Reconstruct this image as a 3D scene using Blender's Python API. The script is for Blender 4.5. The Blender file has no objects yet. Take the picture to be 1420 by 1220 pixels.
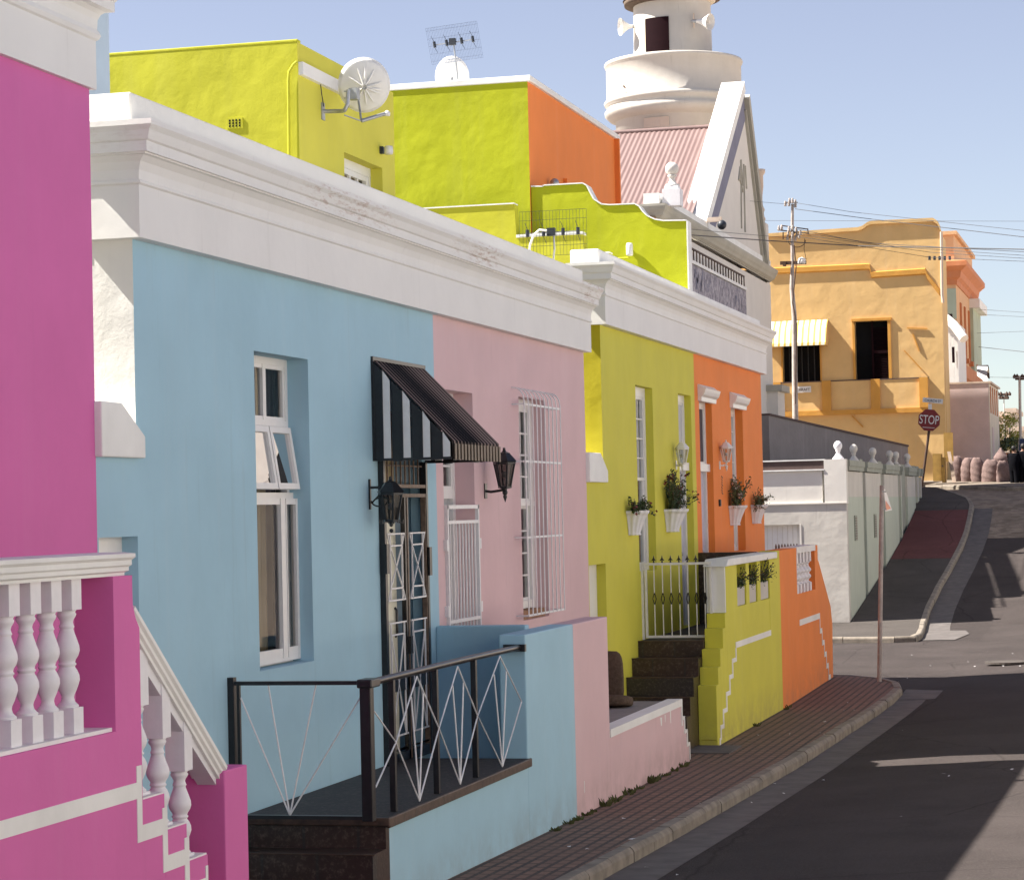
SUN_E=5.0; SKY_E=.050; SKY_SAT=.70; EXPO=1.6
import bpy, math, random
from mathutils import Vector, Matrix
random.seed(7)
S = bpy.context.scene
C = S.collection
# ------------------------------------------------------------------ survey (metres; x east of camera, y along the street, z up)
F = 3400.; CX, CY = 710., 610.; CZ = 2.85
_dy = Vector((890., 78., F)); _up = Vector((-.023, -1., (890*.023+78)/F))
YC = _dy.normalized(); ZC = _up.normalized(); XC = YC.cross(ZC)
if XC.x < 0: XC = -XC
def P(u, v, x=None, y=None, z=None):
    """measured photo point -> real point on a known wall, cross wall or level"""
    c = Vector((u-CX, v-CY, F)); r = Vector((XC.dot(c), YC.dot(c), ZC.dot(c)))
    t = x/r.x if x is not None else y/r.y if y is not None else (z-CZ)/r.z
    return Vector((r.x*t, r.y*t, CZ+r.z*t))
ZG = [(-60,.3),(0,.3),(17,.12),(22,.03),(28,-.05),(35,-.06),(41,0),(53,0),(57,.1),(61,.62),(65,1.15),(70,1.9),(75,2.85),(79,3.3),(84,3.55),(100,3.65),(3000,3.65)]
def zg(y):
    for (a,b),(c,d) in zip(ZG, ZG[1:]):
        if y <= c: return b+(d-b)*(y-a)/(c-a)
    return 3.65
FX = -6.26      # house fronts
WX = -5.2       # stoop fronts
# ------------------------------------------------------------------ materials
def srgb(r,g,b):
    f = lambda c: (c/255/12.92 if c/255 < .04045 else ((c/255+.055)/1.055)**2.4)
    return (f(r),f(g),f(b))
def newmat(name, col, rough=.8, metal=0):
    m = bpy.data.materials.new(name); m.use_nodes = True
    n = m.node_tree.nodes; b = n['Principled BSDF']
    b.inputs['Base Color'].default_value = (*col,1); b.inputs['Roughness'].default_value = rough
    b.inputs['Metallic'].default_value = metal
    return m, n, m.node_tree.links, b
def noise(n, l, co, scale, detail=4, rough=.55, sc=None):
    t = n.new('ShaderNodeTexNoise'); t.inputs['Scale'].default_value = scale; t.inputs['Detail'].default_value = detail; t.inputs['Roughness'].default_value = rough
    if sc:
        mp = n.new('ShaderNodeMapping'); mp.inputs['Scale'].default_value = sc; l.new(co, mp.inputs[0]); co = mp.outputs[0]
    l.new(co, t.inputs['Vector']); return t.outputs['Fac']
def ramp(n, l, f, a, b, ca=(0,0,0), cb=(1,1,1)):
    r = n.new('ShaderNodeValToRGB'); e = r.color_ramp.elements
    e[0].position = a; e[0].color = (*ca,1); e[1].position = b; e[1].color = (*cb,1); l.new(f, r.inputs[0]); return r.outputs[0]
def mix(n, l, f, a, b, mode='MIX'):
    m = n.new('ShaderNodeMixRGB'); m.blend_type = mode
    for i, v in zip(m.inputs, (f,a,b)):
        if isinstance(v, (int,float)): i.default_value = v
        elif isinstance(v, tuple): i.default_value = (*v,1)
        else: l.new(v, i)
    return m.outputs[0]
def bump(n, l, b, h, strength=.3, dist=.01, prev=None):
    x = n.new('ShaderNodeBump'); x.inputs['Strength'].default_value = strength; x.inputs['Distance'].default_value = dist
    l.new(h, x.inputs['Height'])
    if prev is not None: l.new(prev, x.inputs['Normal'])
    if b is not None: l.new(x.outputs[0], b.inputs['Normal'])
    return x.outputs[0]
def paint(name, col, rough=.75, rel=.35, streak=.10, dirt=.0, var=.10, coarse=1.):
    """hand painted plaster: trowel relief, faint patchiness, rain streaks"""
    m, n, l, b = newmat(name, col, rough); b.inputs['Specular IOR Level'].default_value=.3
    co = n.new('ShaderNodeTexCoord').outputs['Object']
    p = noise(n, l, co, 1.3, 5, .6)
    c = mix(n, l, ramp(n,l,p,.3,.72), tuple(x*(1-var) for x in col), tuple(min(1,x*(1+var*.8)) for x in col))
    st = noise(n, l, co, 1., 6, .65, (5.5,5.5,.22))
    c = mix(n, l, ramp(n,l,st,.52,.78,(0,0,0),(streak*2,)*3), c, tuple(x*.55+.28 for x in col))
    st2 = noise(n, l, co, 1., 5, .7, (9,9,.5))
    c = mix(n, l, ramp(n,l,st2,.60,.85,(0,0,0),(streak*1.6+dirt,)*3), c, (.16,.13,.10))
    sx = n.new('ShaderNodeSeparateXYZ'); l.new(co, sx.inputs[0])
    low = n.new('ShaderNodeMapRange'); low.inputs[1].default_value=.42; low.inputs[2].default_value=.0; l.new(sx.outputs[2], low.inputs[0])
    sp = mix(n,l,1.,low.outputs[0],ramp(n,l,noise(n,l,co,3.5,7,.7),.36,.62,(0,0,0),(.35,)*3),'MULTIPLY')
    c = mix(n,l,sp,c,(.20,.14,.11))
    fine = noise(n, l, co, 60, 4, .6)
    c = mix(n, l, ramp(n,l,fine,.35,.65,(.93,)*3,(1.05,)*3), c, c) if False else c
    l.new(c, b.inputs['Base Color'])
    hh = noise(n,l,co,7*coarse,6,.62); wv = noise(n,l,co,1.6*coarse,3,.5); h0 = bump(n, l, None, wv, min(1,rel*1.6), .05)
    h1 = bump(n, l, None, hh, rel*.8, .02, h0)
    h2 = bump(n, l, b, noise(n,l,co,55,3,.6), rel*.6, .004, h1)
    return m
def plain(name, col, rough=.6, metal=0, var=.12, scale=8, rel=.0):
    m, n, l, b = newmat(name, col, rough, metal)
    co = n.new('ShaderNodeTexCoord').outputs['Object']
    f = noise(n,l,co,scale,5,.6)
    l.new(mix(n,l,ramp(n,l,f,.3,.7), tuple(x*(1-var) for x in col), tuple(min(1,x*(1+var)) for x in col)), b.inputs['Base Color'])
    if rel: bump(n,l,b,noise(n,l,co,scale*3,4,.6),rel,.005)
    return m
M = {}
M['magenta'] = paint('magenta_plaster', (.67,.155,.41), rel=.14, streak=.04, var=.05)
M['blue'] = paint('blue_plaster', (.36,.565,.675), rel=.13, streak=.11, var=.05)
M['pink'] = paint('pink_plaster', (.68,.475,.49), rel=.12, streak=.12, var=.05)
M['yellow'] = paint('yellow_plaster', (.63,.59,.07), rel=.14, streak=.035, var=.06)
M['yellow_rough'] = paint('rough_yellow_plaster', (.52,.51,.03), rel=.36, streak=.03, var=.08, coarse=.7)
M['yellow_side'] = paint('rough_yellow_end_wall', (.46,.40,.018), rel=.4, streak=.03, var=.06, coarse=.7)  # darker copy of the rough yellow, holding down the sunlit end wall
M['lime'] = paint('lime_plaster', (.42,.45,.008), rel=.36, streak=.03, var=.08, coarse=.7)
M['orange'] = paint('orange_plaster', (.84,.245,.05), rel=.14, streak=.05, var=.05)
M['white'] = paint('white_plaster', (.80,.79,.765), rel=.13, streak=.10, var=.04)
def rusty(name):
    m = paint(name, (.80,.79,.765), rel=.13, streak=.10, var=.04); n=m.node_tree.nodes; l=m.node_tree.links; b=n['Principled BSDF']
    prev=b.inputs['Base Color'].links[0].from_socket
    co=n.new('ShaderNodeTexCoord').outputs['Object']; s=n.new('ShaderNodeSeparateXYZ'); l.new(co,s.inputs[0])
    ry=ramp(n,l,noise(n,l,co,1.,3,.6,(.01,.35,.01)),.50,.62); rz=n.new('ShaderNodeMapRange'); rz.inputs[1].default_value=5.14; rz.inputs[2].default_value=5.22; l.new(s.outputs[2],rz.inputs[0])
    sp=ramp(n,l,noise(n,l,co,1.,8,.75,(9,6,40)),.50,.62)
    f=mix(n,l,1.,ry,rz.outputs[0],'MULTIPLY'); f=mix(n,l,1.,f,sp,'MULTIPLY'); f=mix(n,l,1.,f,(.65,)*3,'MULTIPLY')
    l.new(mix(n,l,f,prev,(.42,.27,.2)),b.inputs['Base Color']); return m
M['white_rusty'] = rusty('stained_white_plaster')
M['white_rough'] = paint('rough_white_plaster', (.76,.75,.71), rel=.4, streak=.04, var=.04, coarse=.8)
M['mosque'] = paint('pale_mosque_plaster', (.68,.65,.60), rel=.15, streak=.12, var=.05)
M['minaret'] = paint('minaret_plaster', (.56,.525,.47), rel=.2, streak=.18, dirt=.1, var=.07)
M['trim_grey'] = paint('grey_moulding', (.42,.40,.34), rel=.15, streak=.1)
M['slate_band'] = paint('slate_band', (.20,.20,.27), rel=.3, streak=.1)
M['coping_white'] = paint('coping_white', (.82,.82,.79), rel=.2, streak=.05)
M['bluegrey'] = paint('pale_blue_plaster', (.42,.52,.62), rel=.15, streak=.05)
M['ochre'] = paint('ochre_plaster', (.70,.465,.20), rel=.5, streak=.07, var=.08, coarse=.45)
M['ochre_dark'] = paint('dark_ochre_trim', (.60,.30,.06), rel=.2, streak=.05)
M['salmon'] = paint('salmon_plaster', (.70,.42,.22), rel=.2, streak=.08)
M['brick_trim'] = paint('terracotta_trim', (.56,.21,.09), rel=.2, streak=.08)
M['mint'] = paint('mint_plaster', (.42,.48,.36), rel=.15, streak=.08)
M['mauve'] = paint('mauve_plaster', (.62,.49,.46), rel=.2, streak=.08)
M['opp'] = paint('pale_bounce_plaster', (.66,.62,.57), rel=.2)  # kept pale so the unseen row throws sunlight back across the street
M['cream'] = paint('cream_plaster', (.66,.58,.46), rel=.2, streak=.1)
M['greywall'] = paint('pale_grey_wall', (.55,.52,.47), rel=.25, streak=.25, dirt=.15, var=.1)
M['greenwall'] = paint('pale_green_grey_wall', (.46,.50,.42), rel=.2, streak=.2, dirt=.08, var=.07)
M['greenpier'] = paint('grey_green_pier', (.30,.31,.26), rel=.2, streak=.2, dirt=.1)
M['sand'] = paint('sand_plaster', (.62,.50,.40), rel=.25, streak=.2, dirt=.1)
M['darkwall'] = paint('dark_grey_wall', (.22,.20,.20), rel=.3, streak=.15, dirt=.1)
M['coping_brown'] = plain('shade_darkened_brown_coping', (.085,.055,.05), .85, rel=.4)  # brown lowered to carry the shade along the wall cap
M['gloss_white'] = plain('white_gloss_paint', (.78,.77,.75), .35, var=.03)
M['steel_white'] = plain('white_enamel_steel', (.76,.75,.76), .4, var=.05, scale=20)
M['cast_white'] = plain('white_cast_concrete', (.78,.77,.79), .6, var=.04, scale=12, rel=.12)
M['black'] = plain('black_enamel', (.012,.012,.014), .3, var=.3, scale=20)
M['worn_black'] = plain('worn_black_rail', (.035,.03,.028), .28, .4, var=.5, scale=30)
M['rust'] = plain('bronze_painted_steel', (.16,.11,.08), .55, var=.35, scale=25)
M['galv'] = plain('galvanised_steel', (.42,.43,.44), .45, .7, var=.15, scale=15)
M['polegrey'] = plain('weathered_pole', (.42,.37,.34), .7, var=.25, scale=6, rel=.3)
M['polebrown'] = plain('rusty_sign_pole', (.07,.035,.022), .7, var=.3, scale=9)
M['wire'] = plain('cable', (.05,.05,.055), .7)
M['wood'] = plain('weathered_wood', (.32,.17,.09), .8, var=.3, rel=.3)
M['pale_wood'] = plain('pale_board', (.27,.20,.15), .8, var=.2)
M['ply'] = plain('yellowed_board', (.40,.24,.06), .8, var=.2, scale=4)
M['fabric_brown'] = plain('brown_fabric', (.105,.075,.055), .95, var=.25, scale=30, rel=.6)
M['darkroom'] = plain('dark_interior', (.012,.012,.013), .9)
M['dark_maroon'] = plain('maroon_board_and_opening_shade', (.014,.004,.006), .8)
M['dkblue'] = plain('dark_blue_door', (.06,.12,.17), .5)
M['lilac'] = plain('pale_lilac_door', (.50,.50,.62), .5, var=.05)
M['creamdoor'] = plain('cream_door_paint', (.66,.64,.52), .45, var=.05)
M['red'] = plain('stop_sign_red', (.19,.012,.014), .45, var=.06)
M['signwhite'] = plain('sign_white', (.75,.74,.72), .5, var=.05)
M['signblack'] = plain('sign_black', (.02,.02,.03), .5)
M['signorange'] = plain('orange_reflective', (.75,.25,.12), .5)
M['concrete'] = plain('kerb_concrete', (.21,.18,.145), .9, var=.3, scale=5, rel=.6)
M['gutter'] = plain('gutter_concrete', (.10,.088,.083), .9, var=.25, scale=4, rel=.4)
M['greycap'] = plain('grey_cement_slab', (.22,.205,.20), .85, var=.15, scale=5, rel=.3)
M['leaf'] = plain('leaf_green', (.075,.105,.035), .6, var=.4, scale=40)
M['leaf_dark'] = plain('leaf_dark', (.042,.07,.028), .6, var=.4, scale=40)
M['leaf_lit'] = plain('leaf_light', (.30,.33,.06), .6, var=.35, scale=15)
M['redflower'] = plain('dark_red_petals', (.16,.012,.02), .6)
M['whiteflower'] = plain('pale_petals', (.6,.5,.45), .6)
M['bark'] = plain('bark', (.10,.07,.05), .9, var=.3, rel=.5)
M['soil'] = plain('soil', (.04,.03,.02), .95)
M['sack'] = plain('woven_sack', (.19,.135,.125), .95, var=.22, scale=14, rel=.8)
M['skin'] = plain('brown_skin', (.25,.13,.08), .6)
M['hair'] = plain('black_hair', (.012,.010,.010), .6)
M['cloth_black'] = plain('black_cloth', (.004,.004,.006), .9, var=.3, scale=12)
M['shoe'] = plain('brown_shoe_leather', (.12,.06,.03), .6)
M['carpaint'] = newmat('dark_blue_car_paint', (.015,.02,.05), .2)[0]
M['rubber'] = plain('rubber', (.02,.02,.02), .8)
M['hub'] = plain('silver_wheel', (.5,.5,.52), .35, .6)
M['stain'] = plain('grime', (.30,.22,.18), .9)
M['mesh_wire'] = plain('antenna_wire', (.16,.20,.30), .5, .3)
M['mesh_wire_dark'] = plain('antenna_wire_dark', (.10,.12,.04), .5, .3)
M['plastic_black'] = plain('black_plastic', (.02,.025,.035), .5)
M['weed'] = plain('weed_green', (.09,.10,.03), .8, var=.4, scale=30)
M['dust'] = plain('pale_dust', (.19,.155,.12), .95, var=.3, scale=6, rel=.5)
for k_ in ('cloth_black','fabric_brown','sack','dark_maroon','darkroom','awn'):
    if k_ in M: M[k_].node_tree.nodes['Principled BSDF'].inputs['Specular IOR Level'].default_value=.08
def glass(name, tint=(.8,.82,.82), mirror=.12):
    m = bpy.data.materials.new(name); m.use_nodes = True; n = m.node_tree.nodes; l = m.node_tree.links; n.clear()
    o = n.new('ShaderNodeOutputMaterial'); mx = n.new('ShaderNodeMixShader'); t = n.new('ShaderNodeBsdfTransparent'); g = n.new('ShaderNodeBsdfGlossy')
    t.inputs[0].default_value = (*tint,1); g.inputs['Roughness'].default_value = .02
    lw = n.new('ShaderNodeFresnel'); lw.inputs[0].default_value = 1.22
    ad = n.new('ShaderNodeMath'); ad.operation = 'ADD'; ad.inputs[1].default_value = mirror*.4; ad.use_clamp = True
    l.new(lw.outputs[0], ad.inputs[0]); l.new(ad.outputs[0], mx.inputs[0]); l.new(t.outputs[0], mx.inputs[1]); l.new(g.outputs[0], mx.inputs[2]); l.new(mx.outputs[0], o.inputs[0])
    return m
M['glass'] = glass('window_glass')
M['lamp_glass'] = glass('smoky_lamp_glass',(.35,.33,.32),.05)
def curtain(name, col):
    m, n, l, b = newmat(name, col, .9)
    co = n.new('ShaderNodeTexCoord').outputs['Object']
    f = noise(n,l,co,1.,3,.5,(14,14,.4))
    l.new(mix(n,l,ramp(n,l,f,.35,.65), tuple(x*.6 for x in col), col), b.inputs['Base Color']); bump(n,l,b,f,.8,.05)
    return m
M['curtain_grey'] = curtain('grey_curtain', (.10,.085,.10))
M['curtain_pale'] = curtain('pale_curtain', (.52,.52,.46))
M['curtain_lace'] = curtain('white_lace', (.62,.63,.64))
M['curtain_tan'] = curtain('tan_curtain', (.42,.34,.20))
def stripes(name, ca, cb, axis, period, duty=.5, rough=.55):
    m, n, l, b = newmat(name, ca, rough); b.inputs['Specular IOR Level'].default_value=.08
    co = n.new('ShaderNodeTexCoord').outputs['Object']
    s = n.new('ShaderNodeSeparateXYZ'); l.new(co, s.inputs[0])
    d = n.new('ShaderNodeMath'); d.operation='DIVIDE'; d.inputs[1].default_value = period; l.new(s.outputs[axis], d.inputs[0])
    f = n.new('ShaderNodeMath'); f.operation='FRACT'; l.new(d.outputs[0], f.inputs[0])
    g = n.new('ShaderNodeMath'); g.operation='GREATER_THAN'; g.inputs[1].default_value = duty; l.new(f.outputs[0], g.inputs[0])
    l.new(mix(n,l,g.outputs[0],ca,cb), b.inputs['Base Color']); return m
M['awn_far'] = stripes('cream_yellow_stripe', (.80,.76,.62), (.62,.44,.10), 0, .2, .62)
def asphalt(name, col, spec=.1):
    m, n, l, b = newmat(name, col, .95); b.inputs['Specular IOR Level'].default_value=.12
    co = n.new('ShaderNodeTexCoord').outputs['Object']
    big = noise(n,l,co,.6,6,.65); fine = noise(n,l,co,70,3,.7); spk = noise(n,l,co,160,2,.5); trk = noise(n,l,co,1,4,.6,(1.6,.12,1))
    c = mix(n,l,ramp(n,l,big,.34,.66), tuple(x*.72 for x in col), tuple(x*1.25 for x in col))
    oil = noise(n,l,co,1.1,3,.5); c = mix(n,l,ramp(n,l,oil,.62,.74,(0,0,0),(.55,)*3), c, tuple(x*.45 for x in col))
    pv = n.new('ShaderNodeTexVoronoi'); pv.distance='CHEBYCHEV'; pv.inputs['Scale'].default_value=.16; l.new(co,pv.inputs['Vector']); ps=n.new('ShaderNodeSeparateColor'); l.new(pv.outputs['Color'],ps.inputs[0]); c = mix(n,l,ramp(n,l,ps.outputs[0],.70,.705,(0,0,0),(.4,)*3), c, tuple(x*.6 for x in col))
    c = mix(n,l,ramp(n,l,trk,.45,.7,(0,0,0),(.35,)*3), c, tuple(x*.7 for x in col))
    c = mix(n,l,ramp(n,l,fine,.40,.64,(0,0,0),(.6,)*3), c, tuple(x*1.9 for x in col))
    c = mix(n,l,ramp(n,l,spk,.66,.70,(0,0,0),(spec*3,)*3), c, (.45,.42,.38))
    v = n.new('ShaderNodeTexVoronoi'); v.feature='DISTANCE_TO_EDGE'; v.inputs['Scale'].default_value=.35
    w = n.new('ShaderNodeMixRGB'); w.inputs[0].default_value=.12; nn=n.new('ShaderNodeTexNoise'); nn.inputs['Scale'].default_value=2.5; nn.inputs['Detail'].default_value=6
    l.new(co,nn.inputs['Vector']); l.new(co,w.inputs[1]); l.new(nn.outputs['Color'],w.inputs[2]); l.new(w.outputs[0],v.inputs['Vector'])
    c = mix(n,l,ramp(n,l,v.outputs[0],.0,.006,(.55,)*3,(0,0,0)), c, tuple(x*.35 for x in col))
    l.new(c,b.inputs['Base Color']); bump(n,l,b,fine,.6,.006); return m
M['asphalt'] = asphalt('asphalt', (.041,.034,.0325))
M['asphalt_dark'] = asphalt('dark_asphalt', (.065,.057,.052))
M['asphalt_red'] = asphalt('red_tinted_asphalt', (.115,.045,.043), .05)
def brick(name, a, b_, mort, sx, sy, mor=.02, rot=0, rough=.85):
    m, n, l, b = newmat(name, a, rough)
    co = n.new('ShaderNodeTexCoord').outputs['Object']
    mp = n.new('ShaderNodeMapping'); mp.inputs['Rotation'].default_value=(0,0,rot); l.new(co,mp.inputs[0])
    t = n.new('ShaderNodeTexBrick'); t.inputs['Scale'].default_value=1; t.inputs['Brick Width'].default_value=sx; t.inputs['Row Height'].default_value=sy
    t.offset=(0 if name=='brick_paving' else .5); t.inputs['Mortar Size'].default_value=mor*sy; t.inputs['Mortar Smooth'].default_value=.3; t.inputs['Color1'].default_value=(*a,1); t.inputs['Color2'].default_value=(*b_,1); t.inputs['Mortar'].default_value=(*mort,1)
    l.new(mp.outputs[0],t.inputs['Vector'])
    g = noise(n,l,co,.9,5,.6)
    c = mix(n,l,ramp(n,l,g,.35,.7,(0,0,0),(.55,)*3),t.outputs['Color'],tuple(x*.55 for x in a))
    g2 = noise(n,l,co,30,4,.7)
    c = mix(n,l,ramp(n,l,g2,.5,.8,(0,0,0),(.4,)*3),c,(.28,.22,.18))
    l.new(c,b.inputs['Base Color']); h=bump(n,l,None,t.outputs['Fac'],-.7,.01); bump(n,l,b,g2,.4,.006,h)
    return m
M['paving'] = brick('brick_paving', (.24,.13,.088), (.18,.10,.072), (.035,.025,.021), .22, .11, .2, math.pi/2)
M['tile_dark'] = brick('dark_slate_tile', (.032,.018,.015), (.045,.024,.017), (.03,.025,.023), .4, .4, .03, rough=.35)
M['tile_floor'] = brick('slate_floor_tile', (.030,.024,.024), (.022,.018,.019), (.018,.016,.016), .3, .3, .03, rough=.7)
M['tile_edge'] = plain('dark_brown_tile_edge', (.06,.033,.022), .5, var=.5, scale=14, rel=.4)
def cobble():
    m, n, l, b = newmat('rough_stone_road', (.3,.25,.2), .95)
    co = n.new('ShaderNodeTexCoord').outputs['Object']
    v = n.new('ShaderNodeTexVoronoi'); v.inputs['Scale'].default_value=4.5; l.new(co,v.inputs['Vector'])
    s = n.new('ShaderNodeSeparateColor'); l.new(v.outputs['Color'],s.inputs[0])
    c = mix(n,l,s.outputs[0],(.17,.13,.095),(.27,.215,.16)); g=noise(n,l,co,2,5,.6)
    c = mix(n,l,ramp(n,l,g,.45,.7,(0,0,0),(.7,)*3),c,(.10,.075,.052))
    l.new(c,b.inputs['Base Color']); bump(n,l,b,v.outputs['Distance'],-.9,.04); return m
M['cobble'] = cobble()
def corrug():
    m, n, l, b = newmat('pink_roof_paint', (.44,.27,.245), .55)
    co = n.new('ShaderNodeTexCoord').outputs['Object']; g=noise(n,l,co,1.,5,.6,(3,.5,.5))
    l.new(mix(n,l,ramp(n,l,g,.35,.7),(.185,.12,.112),(.225,.15,.14)),b.inputs['Base Color']); return m
M['roofpink'] = corrug()
def lattice():
    m, n, l, b = newmat('grey_fretwork', (.3,.28,.32), .8)
    co = n.new('ShaderNodeTexCoord').outputs['Object']
    mp = n.new('ShaderNodeMapping'); mp.inputs['Rotation'].default_value=(.5,0,0); mp.inputs['Scale'].default_value=(1,4.5,1.6); l.new(co,mp.inputs[0])
    g=n.new('ShaderNodeTexNoise'); g.inputs['Scale'].default_value=3; g.inputs['Detail'].default_value=5; g.inputs['Distortion'].default_value=1.2; l.new(mp.outputs[0],g.inputs['Vector'])
    c=mix(n,l,ramp(n,l,g.outputs[0],.4,.6),(.14,.125,.16),(.46,.43,.47))
    l.new(c,b.inputs['Base Color']); bump(n,l,b,g.outputs[0],.8,.04); return m
M['lattice'] = lattice()
# ------------------------------------------------------------------ mesh builder
class MB:
    def __init__(s): s.v=[]; s.f=[]; s.sm=[]
    def add(s, vs, fs, smooth=False):
        k=len(s.v); s.v += [tuple(v) for v in vs]; s.f += [tuple(i+k for i in f) for f in fs]; s.sm += [smooth]*len(fs); return s
    def box(s, x0,x1,y0,y1,z0,z1):
        x0,x1=sorted((x0,x1)); y0,y1=sorted((y0,y1)); z0,z1=sorted((z0,z1))
        return s.add([(x,y,z) for x in (x0,x1) for y in (y0,y1) for z in (z0,z1)],
            [(0,1,3,2),(4,6,7,5),(0,4,5,1),(2,3,7,6),(0,2,6,4),(1,5,7,3)])
    def quad(s,a,b,c,d): return s.add([a,b,c,d],[(0,1,2,3)])
    def prism(s, poly, axis, a, b):
        """polygon in the two other axes, extruded along axis from a to b"""
        mk={'x':lambda p,t:(t,p[0],p[1]),'y':lambda p,t:(p[0],t,p[1]),'z':lambda p,t:(p[0],p[1],t)}[axis]
        n=len(poly); ar=sum(poly[i][0]*poly[(i+1)%n][1]-poly[(i+1)%n][0]*poly[i][1] for i in range(n))
        if (ar<0) ^ (axis=='y'): poly=poly[::-1]
        if a>b: a,b=b,a
        vs=[mk(p,a) for p in poly]+[mk(p,b) for p in poly]
        return s.add(vs,[tuple(range(n-1,-1,-1)),tuple(range(n,2*n))]+[(i,(i+1)%n,n+(i+1)%n,n+i) for i in range(n)])
    def tube(s, pts, r, n=8, caps=True, smooth=True):
        pts=[Vector(p) for p in pts]; rr=r if isinstance(r,(list,tuple)) else [r]*len(pts)
        vs=[]; t0=(pts[1]-pts[0]).normalized(); ref=Vector((0,0,1)) if abs(t0.z)<.9 else Vector((1,0,0)); u=t0.cross(ref).normalized()
        for i,p in enumerate(pts):
            t=((pts[min(i+1,len(pts)-1)]-pts[max(i-1,0)])).normalized(); u=(u-t*u.dot(t)).normalized(); w=t.cross(u)
            vs += [p+(u*math.cos(2*math.pi*k/n+math.pi/n)+w*math.sin(2*math.pi*k/n+math.pi/n))*rr[i] for k in range(n)]
        fs=[(i*n+k,i*n+(k+1)%n,(i+1)*n+(k+1)%n,(i+1)*n+k) for i in range(len(pts)-1) for k in range(n)]
        s.add(vs,fs,smooth and n>5)
        if caps: s.add(vs[:n],[tuple(range(n-1,-1,-1))]); s.add(vs[-n:],[tuple(range(n))])
        return s
    def bar(s,a,b,w): return s.tube([a,b],w*.7071,4,True,False)
    def lathe(s, c, prof, n=20, a0=0, a1=2*math.pi, smooth=True):
        full=abs(a1-a0-2*math.pi)<1e-6; m=n if full else n+1
        vs=[(c[0]+r*math.cos(a0+(a1-a0)*k/n),c[1]+r*math.sin(a0+(a1-a0)*k/n),c[2]+z) for r,z in prof for k in range(m)]
        fs=[(i*m+k,i*m+(k+1)%m,(i+1)*m+(k+1)%m,(i+1)*m+k) for i in range(len(prof)-1) for k in range(m if full else n)]
        return s.add(vs,fs,smooth)
    def sphere(s,c,r,n=14,sc=(1,1,1)):
        k=len(s.v); s.lathe((0,0,0),[(max(1e-4,r*math.sin(math.pi*i/8)),-r*math.cos(math.pi*i/8)) for i in range(9)],n)
        s.v[k:]=[(c[0]+x*sc[0],c[1]+y*sc[1],c[2]+z*sc[2]) for x,y,z in s.v[k:]]; return s
    def sweep(s, path, prof):
        """profile (outward offset, z) swept along a plan path, outward = right-hand side, mitred corners, capped"""
        n=len(path); rings=[]
        for i,p in enumerate(path):
            ns=[]
            for a,b in ((i-1,i),(i,i+1)):
                if 0<=a and b<n:
                    d=(Vector(path[b])-Vector(path[a])).normalized(); ns.append(Vector((d.y,-d.x)))
            o=ns[0] if len(ns)==1 else (ns[0]+ns[1])/(1+ns[0].dot(ns[1]))
            rings.append([(p[0]+o.x*d,p[1]+o.y*d,z) for d,z in prof])
        m=len(prof); vs=[v for r in rings for v in r]
        fs=[(i*m+j,(i+1)*m+j,(i+1)*m+j+1,i*m+j+1) for i in range(n-1) for j in range(m-1)]
        s.add(vs,fs); s.add(rings[0],[tuple(range(m))]); s.add(rings[-1],[tuple(range(m-1,-1,-1))]); return s
    def wallx(s, X, y0,y1,z0,z1, holes=(), depth=.2):
        ys=sorted({y0,y1}|{h[0] for h in holes}|{h[1] for h in holes}); zs=sorted({z0,z1}|{h[2] for h in holes}|{h[3] for h in holes})
        for a,b in zip(ys,ys[1:]):
            for c,d in zip(zs,zs[1:]):
                if any(h[0]-1e-6<=a and b<=h[1]+1e-6 and h[2]-1e-6<=c and d<=h[3]+1e-6 for h in holes): continue
                s.quad((X,a,c),(X,b,c),(X,b,d),(X,a,d))
        for h in holes:
            a,b,c,d=h[:4]; D=X-(h[4] if len(h)>4 else depth)
            s.quad((X,a,c),(X,a,d),(D,a,d),(D,a,c)); s.quad((X,b,c),(D,b,c),(D,b,d),(X,b,d))
            s.quad((X,a,c),(D,a,c),(D,b,c),(X,b,c)); s.quad((X,a,d),(X,b,d),(D,b,d),(D,a,d))
        return s
    def each(s, name, mat, parent=None, bevel=0):
        """every loose piece becomes a mesh of its own"""
        r=list(range(len(s.v)))
        def find(i):
            while r[i]!=i: r[i]=r[r[i]]; i=r[i]
            return i
        for f in s.f:
            for i in f[1:]: r[find(i)]=find(f[0])
        g={}
        for k,f in enumerate(s.f): g.setdefault(find(f[0]),[]).append(k)
        out=[]
        for ks in g.values():
            m=MB(); ids=sorted({i for k in ks for i in s.f[k]}); mp={i:j for j,i in enumerate(ids)}
            m.v=[s.v[i] for i in ids]; m.f=[tuple(mp[i] for i in s.f[k]) for k in ks]; m.sm=[s.sm[k] for k in ks]; out.append(m.build(name,mat,parent,bevel))
        return out
    def build(s, name, mat, parent=None, bevel=0, label=None):
        me=bpy.data.meshes.new(name); me.from_pydata(s.v,[],s.f); me.materials.append(M[mat] if isinstance(mat,str) else mat)
        me.polygons.foreach_set('use_smooth', s.sm); me.update()
        o=bpy.data.objects.new(name,me); C.objects.link(o)
        if parent is not None: o.parent=parent; o.matrix_parent_inverse=world(parent).inverted()
        if bevel:
            b=o.modifiers.new('bevel','BEVEL'); b.width=bevel; b.segments=2; b.limit_method='ANGLE'
        if label: o['label']=label
        return o
def world(o):
    m=o.matrix_basis.copy()
    if o.parent: m=world(o.parent) @ o.matrix_parent_inverse @ m
    return m
def tag(o,label,cat,group=None):
    o['label']=label; o['category']=cat
    if group: o['group']=group
    return o
def thing(name,label,cat,loc,group=None):
    o=bpy.data.objects.new(name,None); C.objects.link(o); o.location=loc; o.empty_display_size=.2
    return tag(o,label,cat,group)
def struct(o,kind='structure'): o['kind']=kind; return o
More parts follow.
